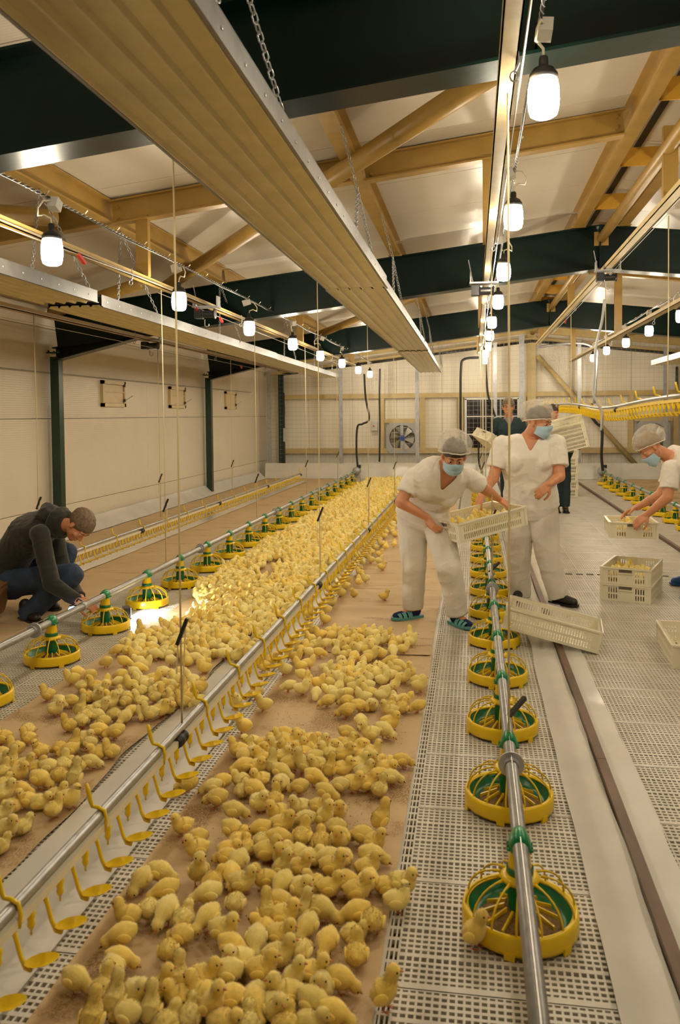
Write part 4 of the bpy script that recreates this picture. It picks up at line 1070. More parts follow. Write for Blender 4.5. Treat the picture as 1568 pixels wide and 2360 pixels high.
STRAY = '1095,2150,R,t 765,1389,R,u 786,1365,B,d 816,1369,FL,s 886,1375,BR,s 808,1312,F,s 829,1311,B,d 881,1307,R,s 876,1277,R,s 848,1283,R,s 627,1522,R,s 607,1538,L,s 709,1415,R,s 760,1360,L,s 590,1600,L,d 543,1622,F,s 460,1590,L,d 545,1515,R,s'
NEARCH = []
PK = {'s': 'stand', 'd': 'peck', 'r': 'rest', 't': 'tall', 'u': 'turn'}


def parse(ox, oy, sc, txt, stray=False):
    for w_ in txt.split():
        a, b, d, p = w_.split(','); px, py = ox + float(a) / sc, oy + float(b) / sc
        P = at(px, py, Z=0.040 if p != 't' else 0.052)
        NEARCH.append([P.x, P.y, DIRS[d] + rng.uniform(-22, 22), PK[p], stray])


for ox, oy, sc, txt in RAW: parse(ox, oy, sc, txt)
parse(0, 0, 1.0, STRAY, True)
# keep bodies from standing inside one another
A = np.array([[c[0], c[1]] for c in NEARCH]); MIND = 0.056
for it in range(60):
    d = A[:, None] - A[None]; D_ = np.sqrt((d ** 2).sum(2)) + np.eye(len(A)); m_ = D_ < MIND
    push = np.where(m_[..., None], d / np.maximum(D_, 1e-4)[..., None] * ((MIND - D_) * 0.25)[..., None], 0).sum(1); A += push
    if not m_.any(): break
for c, q in zip(NEARCH, A): c[0], c[1] = float(q[0]), float(q[1])
# the 300 that show largest are things of their own; the rest of the flock goes into one object
NEARCH.sort(key=lambda c: c[1] - (100 if c[4] else 0))
IND, REST = NEARCH[:300], NEARCH[300:]
FACE = [(22.5, 'facing right'), (67.5, 'facing back right'), (112.5, 'tail to camera'), (157.5, 'facing back left'), (202.5, 'facing left'), (247.5, 'facing front left'), (292.5, 'facing camera'), (337.5, 'facing front right'), (361, 'facing right')]
POSN = {'stand': 'standing', 'peck': 'pecking', 'rest': 'crouching', 'tall': 'stretched tall', 'turn': 'with head turned'}


def flock_of(c):
    if c[4]: return 'stray'
    if c[0] < -1.3: return 'nearest left flock' if c[1] < 3.75 else 'left paper flock'
    return 'front flock' if c[1] < 2.52 else ('second flock' if c[1] < 3.05 else ('third flock' if c[1] < 4.1 else ('fourth flock' if c[1] < 4.9 else 'fifth flock')))


groups = {}
for c in IND: groups.setdefault(flock_of(c), []).append(c)
used = set()
for fname, cs in groups.items():
    cs.sort(key=lambda c: c[1]); R_ = max(4, int(math.sqrt(len(cs)) + 0.5))
    for i0 in range(0, len(cs), R_):
        row = sorted(cs[i0:i0 + R_], key=lambda c: c[0])
        for j, c in enumerate(row):
            pr = CHPROTO[c[3]]
            o = pr if c[3] not in used else copy_tree(pr)
            used.add(c[3])
            sc = rng.uniform(0.73, 0.85)
            o.location = (c[0], c[1], 0.008 if not (-1.6 < c[0] < -1.17) else 0.012); o.rotation_euler.z = math.radians(c[2]); o.scale = (sc, sc, sc)
            t = rng.uniform(0, 1); hue = (1.0, 1.0, 1.0) if t < 0.25 else ((1.03, 0.96, 0.74) if t < 0.5 else ((1.04, 1.08, 1.28) if t < 0.75 else (1.05, 1.0, 0.85)))
            k_ = rng.uniform(0.92, 1.08); colr = (hue[0] * k_, hue[1] * k_, hue[2] * k_, 1)
            for ch in ([o] + list(o.children)): ch.color = colr
            fc = next(s for a, s in FACE if (c[2] % 360) < a)
            where = ('stray near cups and pans, %s from front' % ORD[min(i0 + j, 29)]) if c[4] else '%s of row %s in the %s' % (ORD[j], ORD[i0 // R_] if i0 // R_ < 30 else 'last', fname)
            tag(o, 'yellow chick %s, %s, %s' % (POSN[c[3]], fc, where), 'chick', 'chicks of the ' + fname if not c[4] else 'stray chicks')
print('individual chicks', len(IND), 'rest', len(REST))

# the crowd beyond: one flock object of low, simple birds
low = {}
for pn_ in ('stand', 'peck', 'rest', 'tall'):
    sp, hd, look = POSES[pn_]; v = []; f = []; n = 8
    for q in sp[1:-1]:
        pass
    vv, ff = sweep_body([sp[0], sp[2], sp[3], sp[4], sp[5], sp[7], sp[9]], 8)
    # tiny beak
    H = Vector(hd); D = Vector(look).normalized(); o_ = len(vv)
    vv += [H + D * .013 + Vector((0, .006, 0)), H + D * .013 - Vector((0, .006, 0)), H + D * .013 + Vector((0, 0, .007)), H + D * .029]
    fb = [(o_, o_ + 1, o_ + 3), (o_ + 1, o_ + 2, o_ + 3), (o_ + 2, o_, o_ + 3)]
    le = len(vv)
    if pn_ != 'rest':
        for s in (-1, 1):
            q = len(vv); vv += [Vector((-.002, s * .013, .03)), Vector((.003, s * .013, .03)), Vector((.001, s * .015, .002)), Vector((.016, s * .013, .002))]; fb += [(q, q + 1, q + 2), (q + 1, q + 3, q + 2)]
    low[pn_] = (np.array([tuple(p) for p in vv]), ff, fb)


def flock_object(name, items, label, cat, z0=0.008, kind='stuff', parent=None, loc=None):
    V, Fc, mi, tint = [], [], [], []; o_ = 0
    for (x, y, z, ang, pose, sc) in items:
        P, ff, fb = low[pose]; ca, sa = math.cos(ang), math.sin(ang)
        Q = np.empty_like(P); Q[:, 0] = (P[:, 0] * ca - P[:, 1] * sa) * sc + x; Q[:, 1] = (P[:, 0] * sa + P[:, 1] * ca) * sc + y; Q[:, 2] = P[:, 2] * sc + z
        V.append(Q); t = rng.uniform(0, 1); w_ = rng.uniform(0.9, 1.08)
        c = (w_, w_, w_) if t < .3 else ((1.03 * w_, .97 * w_, .74 * w_) if t < .6 else (1.04 * w_, 1.1 * w_, 1.4 * w_))
        tint.append(np.tile((*c, 1.0), (len(P), 1)))
        Fc += [tuple(i + o_ for i in q) for q in ff] + [tuple(i + o_ for i in q) for q in fb]; mi += [0] * len(ff) + [1] * len(fb); o_ += len(P)
    me = bpy.data.meshes.new(name); me.from_pydata(np.concatenate(V).tolist(), [], Fc); me.update()
    me.materials.append(MT['flock']); me.materials.append(MT['beak']); me.polygons.foreach_set('material_index', mi); me.polygons.foreach_set('use_smooth', [True] * len(mi))
    at_ = me.color_attributes.new('tint', 'FLOAT_COLOR', 'POINT'); at_.data.foreach_set('color', np.concatenate(tint).ravel())
    o = put(name, me, parent, loc); o['kind'] = kind
    if label: tag(o, label, cat)
    return o


fm = mat('crowd_down', (0.90, 0.71, 0.20), 0.95, var=0.08, vscale=25, bump=0.2, bscale=160, sheen=0.5); nt = fm.node_tree
b_ = nt.nodes['Principled BSDF']; src = b_.inputs['Base Color'].links[0].from_socket; an = nt.nodes.new('ShaderNodeAttribute'); an.attribute_name = 'tint'
mx = nt.nodes.new('ShaderNodeMix'); mx.data_type = 'RGBA'; mx.blend_type = 'MULTIPLY'; mx.inputs[0].default_value = 1
nt.links.new(src, mx.inputs[6]); nt.links.new(an.outputs['Color'], mx.inputs[7]); nt.links.new(mx.outputs[2], b_.inputs['Base Color']); MT['flock'] = fm

items = []
pts = [(c[0], c[1]) for c in NEARCH]; cell = {}


def ok(x, y, r):
    i, j = int(x / 0.1), int(y / 0.1)
    for a in (-1, 0, 1):
        for b in (-1, 0, 1):
            for (u, v) in cell.get((i + a, j + b), ()):
                if (u - x) ** 2 + (v - y) ** 2 < r * r: return False
    return True


for p in pts: cell.setdefault((int(p[0] / 0.1), int(p[1] / 0.1)), []).append(p)
for c in REST: items.append((c[0], c[1], 0.008, math.radians(c[2]), 'stand' if c[3] == 'turn' else c[3], rng.uniform(.74, .85)))
for tr in range(80000):
    x = rng.uniform(-2.42, -1.27); y = rng.uniform(4.75, 18.6)
    lo = float(np.interp(y, [4.65, 5.0, 5.25, 5.6, 6.1, 6.7, 7.5, 20], [-2.20, -2.26, -2.26, -2.10, -2.12, -2.36, -2.38, -2.36])) + 0.05 * noise.noise((y * 2, 0, 0))
    if x < lo + 0.05 * noise.noise((0, y * 5, 1)): continue
    if y > 16.3: pass
    elif x > -1.33 and y < 7: continue
    dens = 0.060 if y > 5.6 else 0.063
    if noise.noise((x * 2.3, y * 1.6, 4)) > 0.42 and y < 9: continue
    if ok(x, y, dens):
        cell.setdefault((int(x / 0.1), int(y / 0.1)), []).append((x, y))
        items.append((x, y, 0.008, rng.uniform(0, 2 * PI), rng.choice(['stand', 'peck', 'rest', 'tall'], p=[.36, .26, .3, .08]), rng.uniform(.75, .88)))
for tr in range(90):  # a thinner scatter around the drinkers and on the paper behind the bending woman
    y = rng.uniform(7.0, 17.5); x = rng.uniform(-1.15, -0.75)
    if rng.random() < (-(x + 0.7)) / 0.45 and ok(x, y, 0.09): items.append((x, y, 0.012, rng.uniform(0, 2 * PI), 'stand', .85)); cell.setdefault((int(x / .1), int(y / .1)), []).append((x, y))
for y in np.arange(3.1, 12, 0.29):  # drinking at the cups
    x = -1.06 + rng.uniform(-.04, .03)
    if ok(x, y, 0.07): items.append((x, y, 0.012, PI + rng.uniform(-.6, .6), 'stand', .85))
flock_object('flock_of_chicks', items, 'dense crowd of yellow chicks spreading to the far end of the paper', 'chicks')
print('crowd', len(items))

# spilled feed on the paper
V, Fc = [], []
for k in range(5200):
    if k < 3600: y = rng.uniform(1.0, 5.0); x = rng.uniform(-1.05, -0.3)
    else: y = rng.uniform(2.2, 6); x = rng.uniform(-2.25, -1.6)
    if noise.noise((x * 2.6, y * 2.6, 11)) < -0.02: continue
    s = rng.uniform(.0008, .0022); z = 0.009; o_ = len(V)
    V += [(x - s, y - s, z), (x + s, y - s * .5, z), (x, y + s, z), (x, y, z + s * 1.3)]; Fc += [(o_, o_ + 1, o_ + 3), (o_ + 1, o_ + 2, o_ + 3), (o_ + 2, o_, o_ + 3)]
tag(MB().add(V, Fc).build('feed_crumbs', MT['feed']), 'brown feed crumbs scattered over the kraft paper', 'crumbs', None, 'stuff')


# ================================================================== crates
def crate_parts(L, W, H):
    """open plastic crate, long axis x; walls with slots, rim, floor"""
    t = 0.012; out = {}
    bw = 0.955                                             # walls lean outwards to the rim
    def wall(length, top_len, slots):
        """a wall in its own plane: x along, z up, built from bars around the slot rows"""
        mb = MB(); zs = [0, 0.018, H * .40, H * .50, H * .80, H]
        mb.box((0, 0, 0.009), (length, t, 0.018)); mb.box((0, 0, H * .45), (length, t * .8, H * .10)); mb.box((0, 0, H * .90), (length, t, H * .2))
        for z0, z1 in ((0.018, H * .40), (H * .50, H * .80)):
            xs = sorted(slots); prev = -length / 2
            for a, b in xs:
                mb.box(((prev + a) / 2, 0, (z0 + z1) / 2), (a - prev, t * .8, z1 - z0)); prev = b
            mb.box(((prev + length / 2) / 2, 0, (z0 + z1) / 2), (length / 2 - prev, t * .8, z1 - z0))
        return mb
    n = int((L - 0.09) / 0.0165); g = (L - 0.09) / n; slots = [(-L / 2 + .045 + i * g, -L / 2 + .045 + i * g + g * .55) for i in range(n)]
    out['long'] = wall(L - .01, L, slots).mesh('long_side', MT['crate'])
    e = [(-W * .34 + i * 0.02, -W * .34 + i * 0.02 + 0.010) for i in range(4)]; e += [(W * .2 + i * 0.02, W * .2 + i * 0.02 + 0.010) for i in range(4)]
    em = wall(W - .01, W, e)
    em.box((0, -0.009, H * .66), (W * .30, 0.008, 0.007))
    out['end'] = em.mesh('end_side', MT['crate'])
    out['slot'] = MB().box((0, 0, 0), (W * .26, 0.003, 0.022)).mesh('hand_hole', MT['pit'])
    mb = MB()
    for s in (-1, 1): mb.box((0, s * (W / 2 - 0.004), H - 0.006), (L + .004, 0.022, 0.012)); mb.box((s * (L / 2 - 0.004), 0, H - 0.006), (0.022, W + .004, 0.012))
    for sx in (-1, 1):
        for sy in (-1, 1): mb.box((sx * (L / 2 - .008), sy * (W / 2 - .008), H / 2), (0.022, 0.022, H - .002))
    out['rim'] = mb.mesh('rim', MT['crate'])
    mb = MB()
    for k in range(11): mb.box((0, -W / 2 + .02 + k * (W - .04) / 10, 0.008), (L - .02, 0.024, 0.008))
    for k in range(9): mb.box((-L / 2 + .03 + k * (L - .06) / 8, 0, 0.0065), (0.02, W - .02, 0.007))
    out['base'] = mb.mesh('base', MT['crate'])
    return out


CR = crate_parts(0.6, 0.4, 0.14)


def crate(loc, rot, label, group='plastic chick crates', sc=1.0):
    r = empty('crate', loc, label, 'crate', group); r.rotation_euler = rot; r.scale = (sc, sc, sc)
    put('base', CR['base'], r); put('rim', CR['rim'], r)
    for s in (-1, 1):
        o = put('long_side', CR['long'], r, (0, s * 0.192, 0)); o = put('end_side', CR['end'], r, (s * 0.292, 0, 0)); o.rotation_euler.z = s * PI / 2
        o = put('hand_hole', CR['slot'], r, (s * 0.2985, 0, 0.113)); o.rotation_euler.z = PI / 2
    return r


def euler(rv):
    v = Vector(rv); return Matrix.Rotation(v.length, 3, v.normalized()).to_euler() if v.length > 1e-6 else (0, 0, 0)


def chicks_in(r, n, seed, x0=-.235, x1=.235):
    """chicks heaped on the bottom of crate r"""
    g = random.Random(seed); it = []; P = []
    for k in range(600):
        x, y = g.uniform(x0, x1), g.uniform(-.138, .138)
        if all((x - a) ** 2 + (y - b) ** 2 > 0.0026 for a, b in P): P.append((x, y)); it.append((x, y, 0.016, g.uniform(0, 2 * PI), g.choice(['rest', 'rest', 'stand', 'peck', 'tall']), 0.86))
        if len(it) >= n: break
    o = flock_object('chicks_in_crate', it, None, None); o.matrix_world = r.matrix_basis
    return o


tilt = crate((0.4924, 5.4689, 0.066), euler((-.0096, .2161, -.1154)), 'empty white crate tipped up on the brown bar and a feeder pan')
held1 = crate((0.034, 6.1106, 0.6474), euler((.0519, -.1488, .6133)), 'white crate full of chicks held by the bending woman')
tag(chicks_in(held1, 60, 3), 'chicks crowded in the crate held by the bending woman', 'chicks')
st_rz = -0.36 + PI / 2
c0 = crate((1.292, 7.02, 0.0), (0, 0, st_rz), 'white crate on the floor, lower of the two stacked', sc=.96)
c1 = crate((1.292, 7.02, 0.1355), (0, 0, st_rz), 'white crate of chicks, upper of the two stacked on the floor', sc=.96)
tag(chicks_in(c1, 62, 5), 'chicks in the upper of the two stacked crates', 'chicks')
w3c = crate((1.318, 7.25, 0.468), (0.0, 0.03, -.083 + PI / 2), 'white crate of chicks held by the third woman, behind the two stacked', sc=.95)
tag(chicks_in(w3c, 55, 7), 'chicks in the crate held by the woman beyond the stacked crates', 'chicks')
crate((1.372, 5.30, 0.0), (0, 0, -0.06 + PI / 2), 'empty white crate on the floor, cut by the frame edge')
for k in range(6):
    crate((1.66, 15.5, 0.14 * k), (0, 0, PI / 2 + (0.02 if k % 2 else -.02)), 'white crate, %s from the floor in the tall stack behind the standing woman' % ORD[k], 'tall stack of crates', sc=1.0)

# ================================================================== people
def remesh(mb, voxel, smooth=3):
    me = mb.mesh('tmp', None); o = bpy.data.objects.new('tmp', me); COL.objects.link(o)
    m = o.modifiers.new('r', 'REMESH'); m.mode = 'VOXEL'; m.voxel_size = voxel; m.adaptivity = 0
    s = o.modifiers.new('s', 'SMOOTH'); s.iterations = smooth; s.factor = 0.5
    dg = bpy.context.evaluated_depsgraph_get(); res = bpy.data.meshes.new_from_object(o.evaluated_get(dg))
    bpy.data.objects.remove(o); bpy.data.meshes.remove(me)
    return res


def finish(me, name, m, root, disp=None, cut=None):
    """displace along normals, drop cut faces, move into the root's frame, add as part"""
    n = len(me.vertices); co = np.empty(n * 3, np.float32); no = np.empty(n * 3, np.float32)
    me.vertices.foreach_get('co', co); me.vertices.foreach_get('normal', no); co = co.reshape(-1, 3); no = no.reshape(-1, 3)
    if disp is not None:
        d = np.array([disp(Vector(p)) for p in co.tolist()], np.float32); co = co + no * d[:, None]
    if cut is not None:
        bm = bmesh.new(); bm.from_mesh(me); bm.verts.ensure_lookup_table()
        for v, p in zip(bm.verts, co): v.co = p
        bmesh.ops.delete(bm, geom=[f for f in bm.faces if cut(f.calc_center_median())], context='FACES')
        for it in range(14):
            mv = {}
            for v in bm.verts:
                nb = [e.other_vert(v) for e in v.link_edges if e.is_boundary]
                if len(nb) == 2: mv[v] = v.co * .4 + (nb[0].co + nb[1].co) * .3
            for v, c_ in mv.items(): v.co = c_
        bm.to_mesh(me); bm.free()
        n = len(me.vertices); co = np.empty(n * 3, np.float32); me.vertices.foreach_get('co', co); co = co.reshape(-1, 3)
    co = co - np.array(root.location, np.float32); me.vertices.foreach_set('co', co.ravel()); me.update()
    me.name = name; me.materials.clear(); me.materials.append(m); me.polygons.foreach_set('use_smooth', [True] * len(me.polygons))
    return put(name, me, root)


def wrinkle(seed, amp=0.010, sc=7.0, flow=(1, 1, 0.45)):
    def d(p):
        q = Vector((p.x * sc * flow[0] + seed, p.y * sc * flow[1], p.z * sc * flow[2] * 1.6))
        q2 = Vector((p.x * sc * 1.3 + p.z * sc * 0.9, p.y * sc, p.z * sc * 2.2 - p.x * sc)); r = 1 - abs(noise.noise(q2 + Vector((seed, 0, 3)))) * 2.2
        return amp * (0.6 * noise.noise(q) + 0.55 * max(0, r) ** 2 * 0.6 + 0.2 * noise.noise(q * 2.7))
    return d


def frame(fwd, up):
    f = Vector(fwd).normalized(); u = Vector(up); r = f.cross(u).normalized(); u = r.cross(f)
    return Matrix((r, f, u)).transposed()          # columns: right, forward, up


def hand(mb, wrist, dirv, back, thumb, curl=0.5, sz=1.0, spread=1.0):
    """palm, four fingers of different lengths bent at the knuckles, and a thumb leaving the side of the palm"""
    d = Vector(dirv).normalized(); b = Vector(back); b = (b - d * b.dot(d)).normalized(); s = d.cross(b) * thumb; w = Vector(wrist)
    for k, (o, L) in enumerate(((.026, .084), (.009, .088), (-.009, .084), (-.025, .076))):
        base = w + s * (o * .72 * sz) + d * 0.004; kn = w + d * (L * sz) + s * (o * 1.05 * sz * spread)
        mb.capsule(base, kn, .0135 * sz, .0115 * sz, 10)
        fl = (.072, .080, .074, .058)[k] * sz; cur = kn; ang = curl * 0.55; dd = (d + s * (o * 2.2 * spread)).normalized()
        for q, (pl, r0, r1) in enumerate(((.45, .0105, .0095), (.31, .0095, .0085), (.24, .0085, .0072))):
            v = (dd * math.cos(ang) - b * math.sin(ang)); nx = cur + v * (fl * pl); mb.capsule(cur, nx, r0 * sz, r1 * sz, 8); cur = nx; ang += curl * (0.75 if q == 0 else 0.5)
    t0 = w + s * (.024 * sz) + d * (.022 * sz); t1 = t0 + (s * .75 + d * .6 - b * .35).normalized() * (.042 * sz); t2 = t1 + (s * .25 + d * .9 - b * .45).normalized() * (.034 * sz); t3 = t2 + (d * .95 - b * .5 - s * .05).normalized() * (.026 * sz)
    mb.capsule(t0, t1, .0155 * sz, .0125 * sz, 10); mb.capsule(t1, t2, .012 * sz, .0105 * sz, 8); mb.capsule(t2, t3, .0105 * sz, .0085 * sz, 8)


def head_prims(mb, c, R, k=1.0, nose=1.0):
    P = lambda x, y, z: Vector(c) + R @ Vector((x * k, y * k, z * k))
    mb.ell(P(0, -.012, .032), (.076 * k, .094 * k, .086 * k), R, 20, 14); mb.ell(P(0, .020, -.030), (.064 * k, .070 * k, .082 * k), R, 18, 12)
    mb.ell(P(0, .040, -.082), (.042 * k, .044 * k, .036 * k), R, 14, 10); mb.ell(P(0, .062, -.098), (.022 * k, .020 * k, .018 * k), R, 12, 8)
    mb.ell(P(0, .070, .022), (.056 * k, .020 * k, .016 * k), R, 14, 8)                                    # brow
    mb.capsule(P(0, .084, .008), P(0, .104 * nose, -.034), .0085 * k, .0125 * k, 10)
    for s in (-1, 1):
        mb.ell(P(s * .011, .094, -.036), (.009 * k, .010 * k, .008 * k), R, 8, 6); mb.ell(P(s * .042, .056, -.030), (.024 * k, .022 * k, .020 * k), R, 10, 8)
        mb.ell(P(s * .077, -.008, -.012), (.010 * k, .020 * k, .032 * k), R @ Matrix.Rotation(-s * .3, 3, 'Z'), 10, 8); mb.ell(P(s * .074, -.004, -.036), (.007 * k, .010 * k, .011 * k), R, 8, 6)
    mb.ell(P(0, .083, -.064), (.024 * k, .011 * k, .0065 * k), R, 12, 8); mb.ell(P(0, .081, -.075), (.020 * k, .012 * k, .007 * k), R, 12, 8)


def face_parts(root, c, R, k=1.0, brow='hairb', closed=False):
    o = Vector(root.location); P = lambda x, y, z: Vector(c) + R @ Vector((x * k, y * k, z * k)) - o
    for s in (-1, 1):
        e = MB().ell(P(s * .031, .0745, .000), (.0135 * k, .011 * k, .0085 * k), R, 12, 8).build('eyeball', MT['wfr'], root, True)
        MB().ell(P(s * .031, .0835, -.001), (.0058 * k, .003 * k, .0058 * k), R, 10, 6).build('iris', MT['eye'], e, True)
        MB().tube([P(s * .017, .078, .004), P(s * .026, .0865, .0085), P(s * .038, .083, .008), P(s * .047, .074, .002)], [.002, .0036, .0036, .002], 6).build('eyelid', MT['skin'], root, True)
        MB().tube([P(s * .012, .090, .021), P(s * .028, .0885, .028), P(s * .046, .076, .024)], [.0022, .0030, .0014], 6).build('eyebrow', MT[brow], root, True)


def cap_shell(c, R, rad, off, plane, n=34, m=22, lump=0.0, seed=0, k=1.0):
    """part of an ellipsoid above the tilted plane z > a + b*y in head space"""
    a, b = plane; v = []; f = []; e = []
    for j in range(n):
        an = 2 * PI * j / n
        def pt(t):
            q = Vector((rad[0] * math.sin(t) * math.cos(an), rad[1] * math.sin(t) * math.sin(an), rad[2] * math.cos(t))) + Vector(off)
            return q
        t = 0.05
        while t < PI - 0.05 and pt(t).z > a + b * pt(t).y: t += 0.01
        for i in range(m):
            s = i / (m - 1); q = pt(0.02 + (t - 0.02) * s)
            l = lump * noise.noise((q.x * 42 + seed, q.y * 42, q.z * 16)) * math.sin(PI * min(1, s * 1.15)) + lump * 0.7 * noise.noise((an * 5, seed, s * 1.5)) * (s ** 2)
            pull = 1.0 - 0.06 * max(0, s - 0.9) * 10
            q = Vector(off) + (q - Vector(off)) * (pull + l); v.append(Vector(c) + R @ (q * k))
        e.append(v[-1])
    for j in range(n):
        for i in range(m - 1): q = j * m + i; w_ = ((j + 1) % n) * m + i; f.append((q, q + 1, w_ + 1, w_))
    return v, f, e


def mask_part(root, c, R, k=1.0, low=0.0, name='face_mask'):
    o = Vector(root.location); v, f = [], []; nu, nv = 15, 10
    for i in range(nv):
        t = i / (nv - 1); z = -.012 - .106 * t - low
        for j in range(nu):
            a = (j / (nu - 1) - .5) * 2; an = a * 1.32
            prof = .113 - .011 * t - .026 * max(0, t - .72) * 3.2
            if t < .4: prof += .012 * (1 - abs(a)) * math.sin(t / .4 * PI)
            y = prof * math.cos(an) ** .8 - .012 * abs(a) ** 2 + .003 * math.sin(t * 22) * (1 - a * a)
            x = .074 * math.sin(an); zz = z * (1 - .42 * abs(a) ** 1.6) - .02 * abs(a) ** 2 + .018 * (1 - abs(a)) ** 2 * (1 - t)
            v.append(Vector(c) + R @ (Vector((x, y + .004, zz)) * k) - o)
    for i in range(nv - 1):
        for j in range(nu - 1): q = i * nu + j; f.append((q, q + 1, q + nu + 1, q + nu))
    mk = MB().add(v, f).build(name, MT['mask'], root, True)
    P = lambda x, y, z: Vector(c) + R @ (Vector((x, y, z - low)) * k) - o
    for s in (-1, 1): MB().tube([P(s * .072, .016, -.035), P(s * .083, -.01, -.002), P(s * .084, -.025, -.02), P(s * .078, -.01, -.05), P(s * .070, .012, -.065)], .0014, 5).build('ear_loop', MT['white'], mk, True)
    return mk


def person(J, label, cloth, group=None, fat=1.0, head_k=1.0, trousers='white2', shirt='white', sleeve=0.62, net=None, mask=None, hair='hairb', vneck=True, long_sleeve=False, seed=0, hem=0.0, wide=1.0, neck_r=.052, bust=0.0):
    """J: joints in world space; a is the side at the picture's left"""
    root = empty('person', (J['root'].x, J['root'].y, 0), label, 'person', group)
    R = frame(J['face'], J['crown']); c = J['head']
    body = MB(); shirt_mb = MB()
    lat = (J['sb'] - J['sa']).normalized(); plat = (J['hb'] - J['ha']).normalized()
    sp = [J['pelvis'], J['waist'], J['chest'], J['neck']]

    def rings(grow, full=True):
        W = fat; sw = (J['sb'] - J['sa']).length / 2
        t0 = (sp[1] - sp[0]).normalized(); t1 = (sp[2] - sp[0]).normalized(); t2 = (sp[3] - sp[1]).normalized(); t3 = (sp[3] - sp[2]).normalized(); out = []
        for cpt, l, t, rx, ry in ((sp[0] - t0 * .12, plat, t0, .135 * W, .105 * W), (sp[0] - t0 * .02, plat, t0, .178 * W, .128 * W), (sp[0].lerp(sp[1], .5), plat, t0, .172 * W, .128 * W), (sp[1], plat.lerp(lat, .5), t1, .158 * W, .122 * W),
                                  (sp[1].lerp(sp[2], .55), lat, t1, .168 * W, .130 * W), (sp[2], lat, t2, .178 * W, .136 * W), (sp[2].lerp(sp[3], .45), lat, t2, sw * .92, .108 * W), (sp[2].lerp(sp[3], .78), lat, t3, sw * .80, .082 * W), (sp[3] - t3 * .012, lat, t3, .085, .066), (sp[3] + t3 * .012, lat, t3, .060, .055)):
            l = (l - t * l.dot(t)).normalized(); out.append((cpt, l, l.cross(t), rx + grow, ry + grow))
        return out
    body.loft(rings(-.010)); shirt_r = rings(.010); shirt_mb.loft(shirt_r[1 if not hem else 0:-1])
    if bust:
        t_ = (sp[3] - sp[1]).normalized(); l_ = (lat - t_ * lat.dot(t_)).normalized(); f_ = l_.cross(t_)
        for q in (-1, 1): shirt_mb.ell(sp[2] + l_ * (q * .082 * fat) + f_ * (.085 * fat) - t_ * .035, (.082 * bust, .082 * bust, .088 * bust), None, 16, 12)
        shirt_mb.ell(sp[1] + f_ * (.045 * fat) - t_ * .02, (.13 * fat, .095 * fat, .12), None, 16, 12)
    # neck and head
    nb = J['neck']; body.capsule(nb - (nb - sp[2]).normalized() * .03, Vector(c) + R @ Vector((0, -.022, -.06)), neck_r + .006, neck_r, 14)
    head_prims(body, c, R, head_k)
    tr = MB()
    for s, h, k, a, toe in (('a', 'ha', 'ka', 'aa', 'ta'), ('b', 'hb', 'kb', 'ab', 'tb')):
        H, K, A, T = J[h], J[k], J[a], J[toe]
        body.capsule(H, K, .082, .055, 12); body.capsule(K, A, .055, .038, 12); dT = Vector((T.x - A.x, T.y - A.y, 0)).normalized(); body.capsule(A + Vector((0, 0, -.02)), Vector((A.x, A.y, .045)) + dT * .10, .034, .022, 10)
        d0 = (K - H).normalized(); d1 = (A - K).normalized()
        wd = wide * fat ** .5
        tr.capsule(H - d0 * .02, K, .112 * wd, .088 * wd, 16); mid = K.lerp(A, .5)
        tr.tube([K - d1 * .02, K, mid, A + d1 * 0.015], [.078 * wd, .088 * wd, .080 * wd, .076 * wd], 18)
    tr.loft(rings(.002)[0:4])
    for s, S, E, Wr, hd, bk, th, cu in (('a', 'sa', 'ea', 'wa', 'da', 'ba', 'tha', 'ca'), ('b', 'sb', 'eb', 'wb', 'db', 'bb', 'thb', 'cb')):
        S, E, Wr = J[S], J[E], J[Wr]; f_ = fat ** .6
        body.capsule(S, E, .050 * f_, .041 * f_, 12); body.capsule(E, Wr, .042 * f_, .027, 12); d = (E - S).normalized()
        if bk in J: hand(body, Wr, J[hd], J[bk], J[th], J[cu])
        inn = S - lat * (.035 if s == 'b' else -.035) + (sp[2] - sp[3]).normalized() * .01
        shirt_mb.capsule(inn, S, .072 * f_, .066 * f_, 14)
        if long_sleeve:
            dd = (Wr - E).normalized(); shirt_mb.capsule(S, E, .066 * f_, .058 * f_, 14); shirt_mb.tube([E - dd * .01, E, E.lerp(Wr, .6), Wr - dd * .01], [.050, .057 * f_, .050, .043], 14)
        else:
            e_ = S.lerp(E, sleeve); shirt_mb.tube([S, S.lerp(E, .25), e_], [.064 * f_, .069 * f_, .071 * f_], 16)
    bd = remesh(body, .0055, 3)
    finish(bd, 'body', MT['skin'], root)
    vn = None
    if vneck:
        t3 = (sp[3] - sp[2]).normalized(); l = (lat - t3 * lat.dot(t3)).normalized(); fw = l.cross(t3); n0 = sp[3] + t3 * .03

        def vn(p):
            q = p - n0; dp = -q.dot(t3); lt = abs(q.dot(l))
            return q.dot(fw) > .0 and dp > -.08 and dp < .165 and lt < .088 * (1 - dp / .165) + .002
    sm = remesh(shirt_mb, .008, 3); finish(sm, 'shirt' if not long_sleeve else 'jacket', MT[shirt], root, wrinkle(seed, .011), vn)
    tm = remesh(tr, .009, 4); finish(tm, 'trousers', MT[trousers], root, wrinkle(seed + 5, .010, 6.0, (1, 1, .8)))
    o = Vector(root.location)
    face_parts(root, c, R, head_k)
